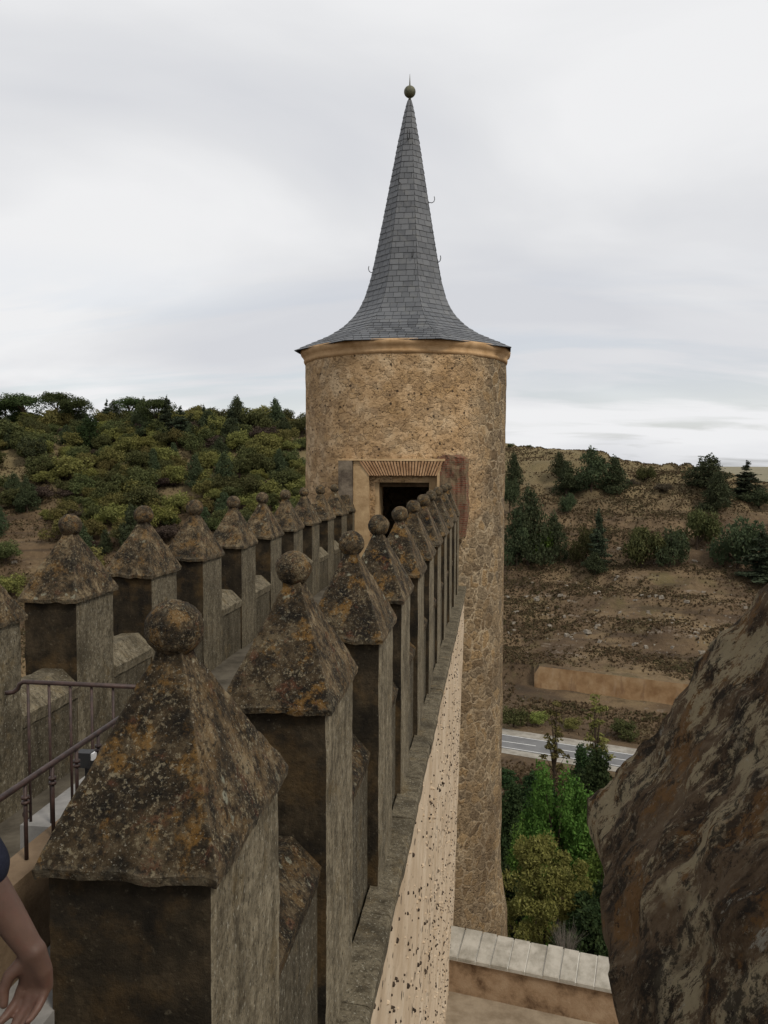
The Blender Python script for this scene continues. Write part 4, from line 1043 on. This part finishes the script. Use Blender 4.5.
def cap_chain(mb, pts, n=14):
    """tapered chain with rounded ends: pts = (x,y,z,r)"""
    for i in range(len(pts)-1):
        a = Vector(pts[i][:3]); b = Vector(pts[i+1][:3]); k = 7
        mb.tube([a.lerp(b, j/k) for j in range(k+1)], [lerp(pts[i][3], pts[i+1][3], j/k) for j in range(k+1)], n)
    for p in pts:
        r = p[3]; mb.lathe([(max(1e-4, r*math.sin(math.pi*i/8)), -r*math.cos(math.pi*i/8)) for i in range(9)], p[:3], n)
def oval_loft(mb, rings, n=24):
    v = []; f = []
    for (x, y, z, a, b) in rings:
        for q in range(n):
            t = 2*math.pi*q/n; v.append((x+a*math.cos(t), y+b*math.sin(t), z))
    for i in range(len(rings)-1):
        for q in range(n): f.append((i*n+q, i*n+(q+1) % n, (i+1)*n+(q+1) % n, (i+1)*n+q))
    f.append(tuple(range(n))[::-1]); f.append(tuple((len(rings)-1)*n+q for q in range(n))); mb.add(v, f)
def ellipsoid(mb, c, r, n=20):
    m = 12; b = MB(); b.lathe([(max(1e-4, math.sin(math.pi*i/m)), -math.cos(math.pi*i/m)) for i in range(m+1)], (0, 0, 0), n)
    mb.add([(c[0]+p[0]*r[0], c[1]+p[1]*r[1], c[2]+p[2]*r[2]) for p in b.v], b.f)
def fused(name, mb, mat, parent, voxel, smooth):
    o = meshobj('tmp', mb.v, mb.f, mat)
    m = o.modifiers.new('r', 'REMESH'); m.mode = 'VOXEL'; m.voxel_size = voxel
    s_ = o.modifiers.new('s', 'SMOOTH'); s_.iterations = smooth; s_.factor = .5
    dg = bpy.context.evaluated_depsgraph_get(); me = bpy.data.meshes.new_from_object(o.evaluated_get(dg)); bpy.data.objects.remove(o)
    me.name = name; me.polygons.foreach_set('use_smooth', np.ones(len(me.polygons), dtype=bool))
    if not me.materials: me.materials.append(mat)
    return link(bpy.data.objects.new(name, me), parent)
FZ = -1.75
pr = empty('person', (-1.34, 1.46, FZ), 'person walking away at the lower left edge, bare forearm hanging below a navy sleeve', 'person')
def pl_(p): return (p[0]+1.34-.022, p[1]-1.46, p[2]-FZ) + tuple(p[3:])
b = MB(); ch = lambda *p: cap_chain(b, [pl_(q) for q in p])
# torso, neck and head
oval_loft(b, [(0, 0, z, a, d) for z, a, d in ((.78, .13, .10), (.86, .165, .115), (.95, .16, .11), (1.05, .14, .10), (1.18, .155, .11), (1.28, .165, .11), (1.35, .145, .095), (1.40, .07, .07))])
cap_chain(b, [(0, .005, 1.36, .062), (0, .02, 1.46, .055)]); ellipsoid(b, (0, .03, 1.555), (.075, .092, .112)); ellipsoid(b, (0, .065, 1.49), (.05, .055, .05))
cap_chain(b, [(0, .118, 1.565, .010), (0, .132, 1.535, .015)]); ellipsoid(b, (-.077, .02, 1.55), (.012, .022, .032)); ellipsoid(b, (.077, .02, 1.55), (.012, .022, .032))
cap_chain(b, [(-.018, .112, 1.502, .008), (.018, .112, 1.502, .008)])
# legs mid stride
for sx, ky, fy in ((-1, .10, .16), (1, -.02, -.16)):
    cap_chain(b, [(.085*sx, 0, .84, .088), (.09*sx, ky, .47, .058), (.092*sx, (ky+fy)*.55, .30, .052), (.092*sx, fy, .08, .036)])
# left arm
cap_chain(b, [(-.175, 0, 1.31, .052), (-.23, -.02, 1.05, .040), (-.245, .06, .82, .028)]); ellipsoid(b, (-.247, .085, .75), (.02, .035, .055))
for q in range(4): cap_chain(b, [(-.247, .06+.016*q, .715, .009), (-.243, .066+.016*q, .67, .008), (-.23, .064+.016*q, .65, .007)], 8)
cap_chain(b, [(-.24, .11, .76, .011), (-.225, .125, .715, .009)], 8)
# right arm, the one in view
ch((-1.160, 1.455, -.46, .053), (-1.085, 1.450, -.60, .046), (-1.012, 1.455, -.735, .041))
ch((-1.012, 1.455, -.735, .038), (-.965, 1.460, -.800, .040), (-.912, 1.466, -.880, .032), (-.866, 1.469, -.950, .0245))
# palm: a slab between wrist and knuckles
KX = [(-.884, -1.014), (-.867, -1.021), (-.850, -1.020), (-.835, -1.012)]
ch((-.866, 1.469, -.950, .0255), (-.872, 1.472, -.985, .021), (-.884, 1.474, -1.022, .0125))
ch((-.864, 1.469, -.950, .025), (-.862, 1.474, -.990, .021), (-.866, 1.477, -1.030, .0125))
ch((-.860, 1.469, -.952, .024), (-.850, 1.473, -.990, .020), (-.850, 1.477, -1.030, .0120))
ch((-.858, 1.469, -.955, .022), (-.842, 1.470, -.990, .018), (-.836, 1.473, -1.022, .0115))
# fingers curling back towards the viewer
for (kx, kz), L, sp in zip(KX, (.074, .082, .076, .058), (-.010, -.008, -.006, -.004)):
    r = .0098 if L > .06 else .0085
    ch((kx, 1.475, kz, r+.0012), (kx+sp, 1.462, kz-L*.47, r), (kx+sp*2.0, 1.440, kz-L*.72, r*.93), (kx+sp*2.8, 1.420, kz-L*.80, r*.80))
# thumb
ch((-.880, 1.462, -.972, .016), (-.900, 1.448, -.990, .0125), (-.908, 1.440, -1.016, .0108), (-.904, 1.434, -1.040, .0088))
fused('body', b, M['skin'], pr, .0042, 4)
# clothes
b = MB(); oval_loft(b, [(0, 0, z, a, d) for z, a, d in ((.80, .185, .135), (.88, .182, .132), (.98, .172, .124), (1.08, .160, .118), (1.18, .172, .126), (1.28, .182, .126), (1.355, .155, .108), (1.405, .085, .085))])
cap_chain(b, [(-.175, 0, 1.31, .068), (-.228, -.016, 1.07, .058)]); 
ch((-1.165, 1.455, -.45, .069), (-1.085, 1.450, -.60, .060), (-.962, 1.459, -.782, .0545))
fused('t_shirt', b, M['navy'], pr, .007, 3)
b = MB(); oval_loft(b, [(0, 0, z, a, d) for z, a, d in ((.74, .12, .11), (.80, .175, .125), (.90, .174, .124))])
for sx, ky, fy in ((-1, .10, .16), (1, -.02, -.16)): cap_chain(b, [(.087*sx, 0, .82, .098), (.09*sx, ky, .47, .074), (.092*sx, fy, .12, .062)])
fused('trousers', b, M['trouser'], pr, .009, 3)
b = MB()
for sx, fy in ((-1, .16), (1, -.16)): cap_chain(b, [(.092*sx, fy-.04, .045, .042), (.095*sx, fy+.08, .035, .036), (.097*sx, fy+.15, .028, .026)])
fused('shoes', b, M['shoe'], pr, .007, 2)
b = MB(); ellipsoid(b, (0, .005, 1.59), (.086, .096, .096)); ellipsoid(b, (0, -.035, 1.54), (.078, .06, .085)); fused('hair', b, M['hair'], pr, .007, 3)
for sx in (-1, 1):
    b = MB(); ellipsoid(b, (.030*sx, .111, 1.562), (.012, .010, .007), 12); b.build('eye', M['eye'], pr, True)


# ------------------------------------------------------------------ sky and light
SUN_EL, SUN_AZ = 47, 131      # azimuth clockwise from +Y: light comes from the right, a little behind the camera
w = bpy.data.worlds.new('World'); S.world = w; w.use_nodes = True; nt = w.node_tree; nt.nodes.clear()
N = nt.nodes.new; Lk = nt.links.new
out = N('ShaderNodeOutputWorld'); sky = N('ShaderNodeTexSky'); sky.sky_type = 'NISHITA'; sky.sun_disc = False
sky.sun_elevation = R(SUN_EL); sky.sun_rotation = R(SUN_AZ); sky.dust_density = 2.5
bg1 = N('ShaderNodeBackground'); Lk(sky.outputs[0], bg1.inputs[0]); bg1.inputs[1].default_value = .10
tc = N('ShaderNodeTexCoord'); sep = N('ShaderNodeSeparateXYZ'); Lk(tc.outputs['Generated'], sep.inputs[0])
def mth(op, a, b):
    x = N('ShaderNodeMath'); x.operation = op
    for i, q in enumerate((a, b)):
        if hasattr(q, 'is_output'): Lk(q, x.inputs[i])
        else: x.inputs[i].default_value = q
    return x.outputs[0]
zz = mth('ADD', mth('MAXIMUM', sep.outputs[2], 0.0), .24)
cb = N('ShaderNodeCombineXYZ'); Lk(mth('DIVIDE', sep.outputs[0], zz), cb.inputs[0]); Lk(mth('DIVIDE', sep.outputs[1], zz), cb.inputs[1])
def nz(sc, det, rough, loc, sx=1, sy=1, dist=0):
    mp = N('ShaderNodeMapping'); Lk(cb.outputs[0], mp.inputs[0]); mp.inputs['Location'].default_value = loc; mp.inputs['Scale'].default_value = (sx, sy, 1)
    n = N('ShaderNodeTexNoise'); Lk(mp.outputs[0], n.inputs['Vector']); n.inputs['Scale'].default_value = sc; n.inputs['Detail'].default_value = det; n.inputs['Roughness'].default_value = rough; n.inputs['Distortion'].default_value = dist
    return n.outputs['Fac']
def rmp(f, st):
    x = N('ShaderNodeValToRGB'); Lk(f, x.inputs[0])
    while len(x.color_ramp.elements) < len(st): x.color_ramp.elements.new(.5)
    for e, (p, c) in zip(x.color_ramp.elements, st): e.position = p; e.color = (*c, 1) if isinstance(c, tuple) else (c, c, c, 1)
    return x.outputs[0]
n1 = nz(1.0, 7, .46, (2.6, .9, 0), .75, 1.1, .5)
cl = rmp(n1, [(.32, (.455, .464, .490)), (.46, (.515, .520, .535)), (.58, (.590, .592, .600))])
gap = nz(2.2, 8, .55, (7.0, 3.0, 0), .5, 1.5, .5)
hz = mth('SUBTRACT', sep.outputs[2], .02)
hm = N('ShaderNodeMapRange'); Lk(sep.outputs[2], hm.inputs[0]); hm.inputs[1].default_value = .24; hm.inputs[2].default_value = .03
thin = mth('MULTIPLY', rmp(gap, [(.47, 0.0), (.60, 1.0)]), mth('MULTIPLY', hm.outputs[0], .42))
bg2 = N('ShaderNodeBackground'); Lk(cl, bg2.inputs[0]); bg2.inputs[1].default_value = 1.0
mx = N('ShaderNodeMixShader'); Lk(thin, mx.inputs[0]); Lk(bg2.outputs[0], mx.inputs[1]); Lk(bg1.outputs[0], mx.inputs[2]); Lk(mx.outputs[0], out.inputs[0])
sd = bpy.data.lights.new('sun', 'SUN'); sd.energy = 1.5; sd.angle = R(14); sd.color = (1, .92, .80)
so = bpy.data.objects.new('sun', sd); COL.objects.link(so)
dv = Vector((math.sin(R(SUN_AZ))*math.cos(R(SUN_EL)), math.cos(R(SUN_AZ))*math.cos(R(SUN_EL)), math.sin(R(SUN_EL))))
so.rotation_euler = dv.to_track_quat('Z', 'Y').to_euler(); so.location = (60, -30, 90)
vs = S.view_settings; vs.view_transform = 'Standard'; vs.look = 'None'; vs.exposure = .55; vs.gamma = 1; vs.use_curve_mapping = False
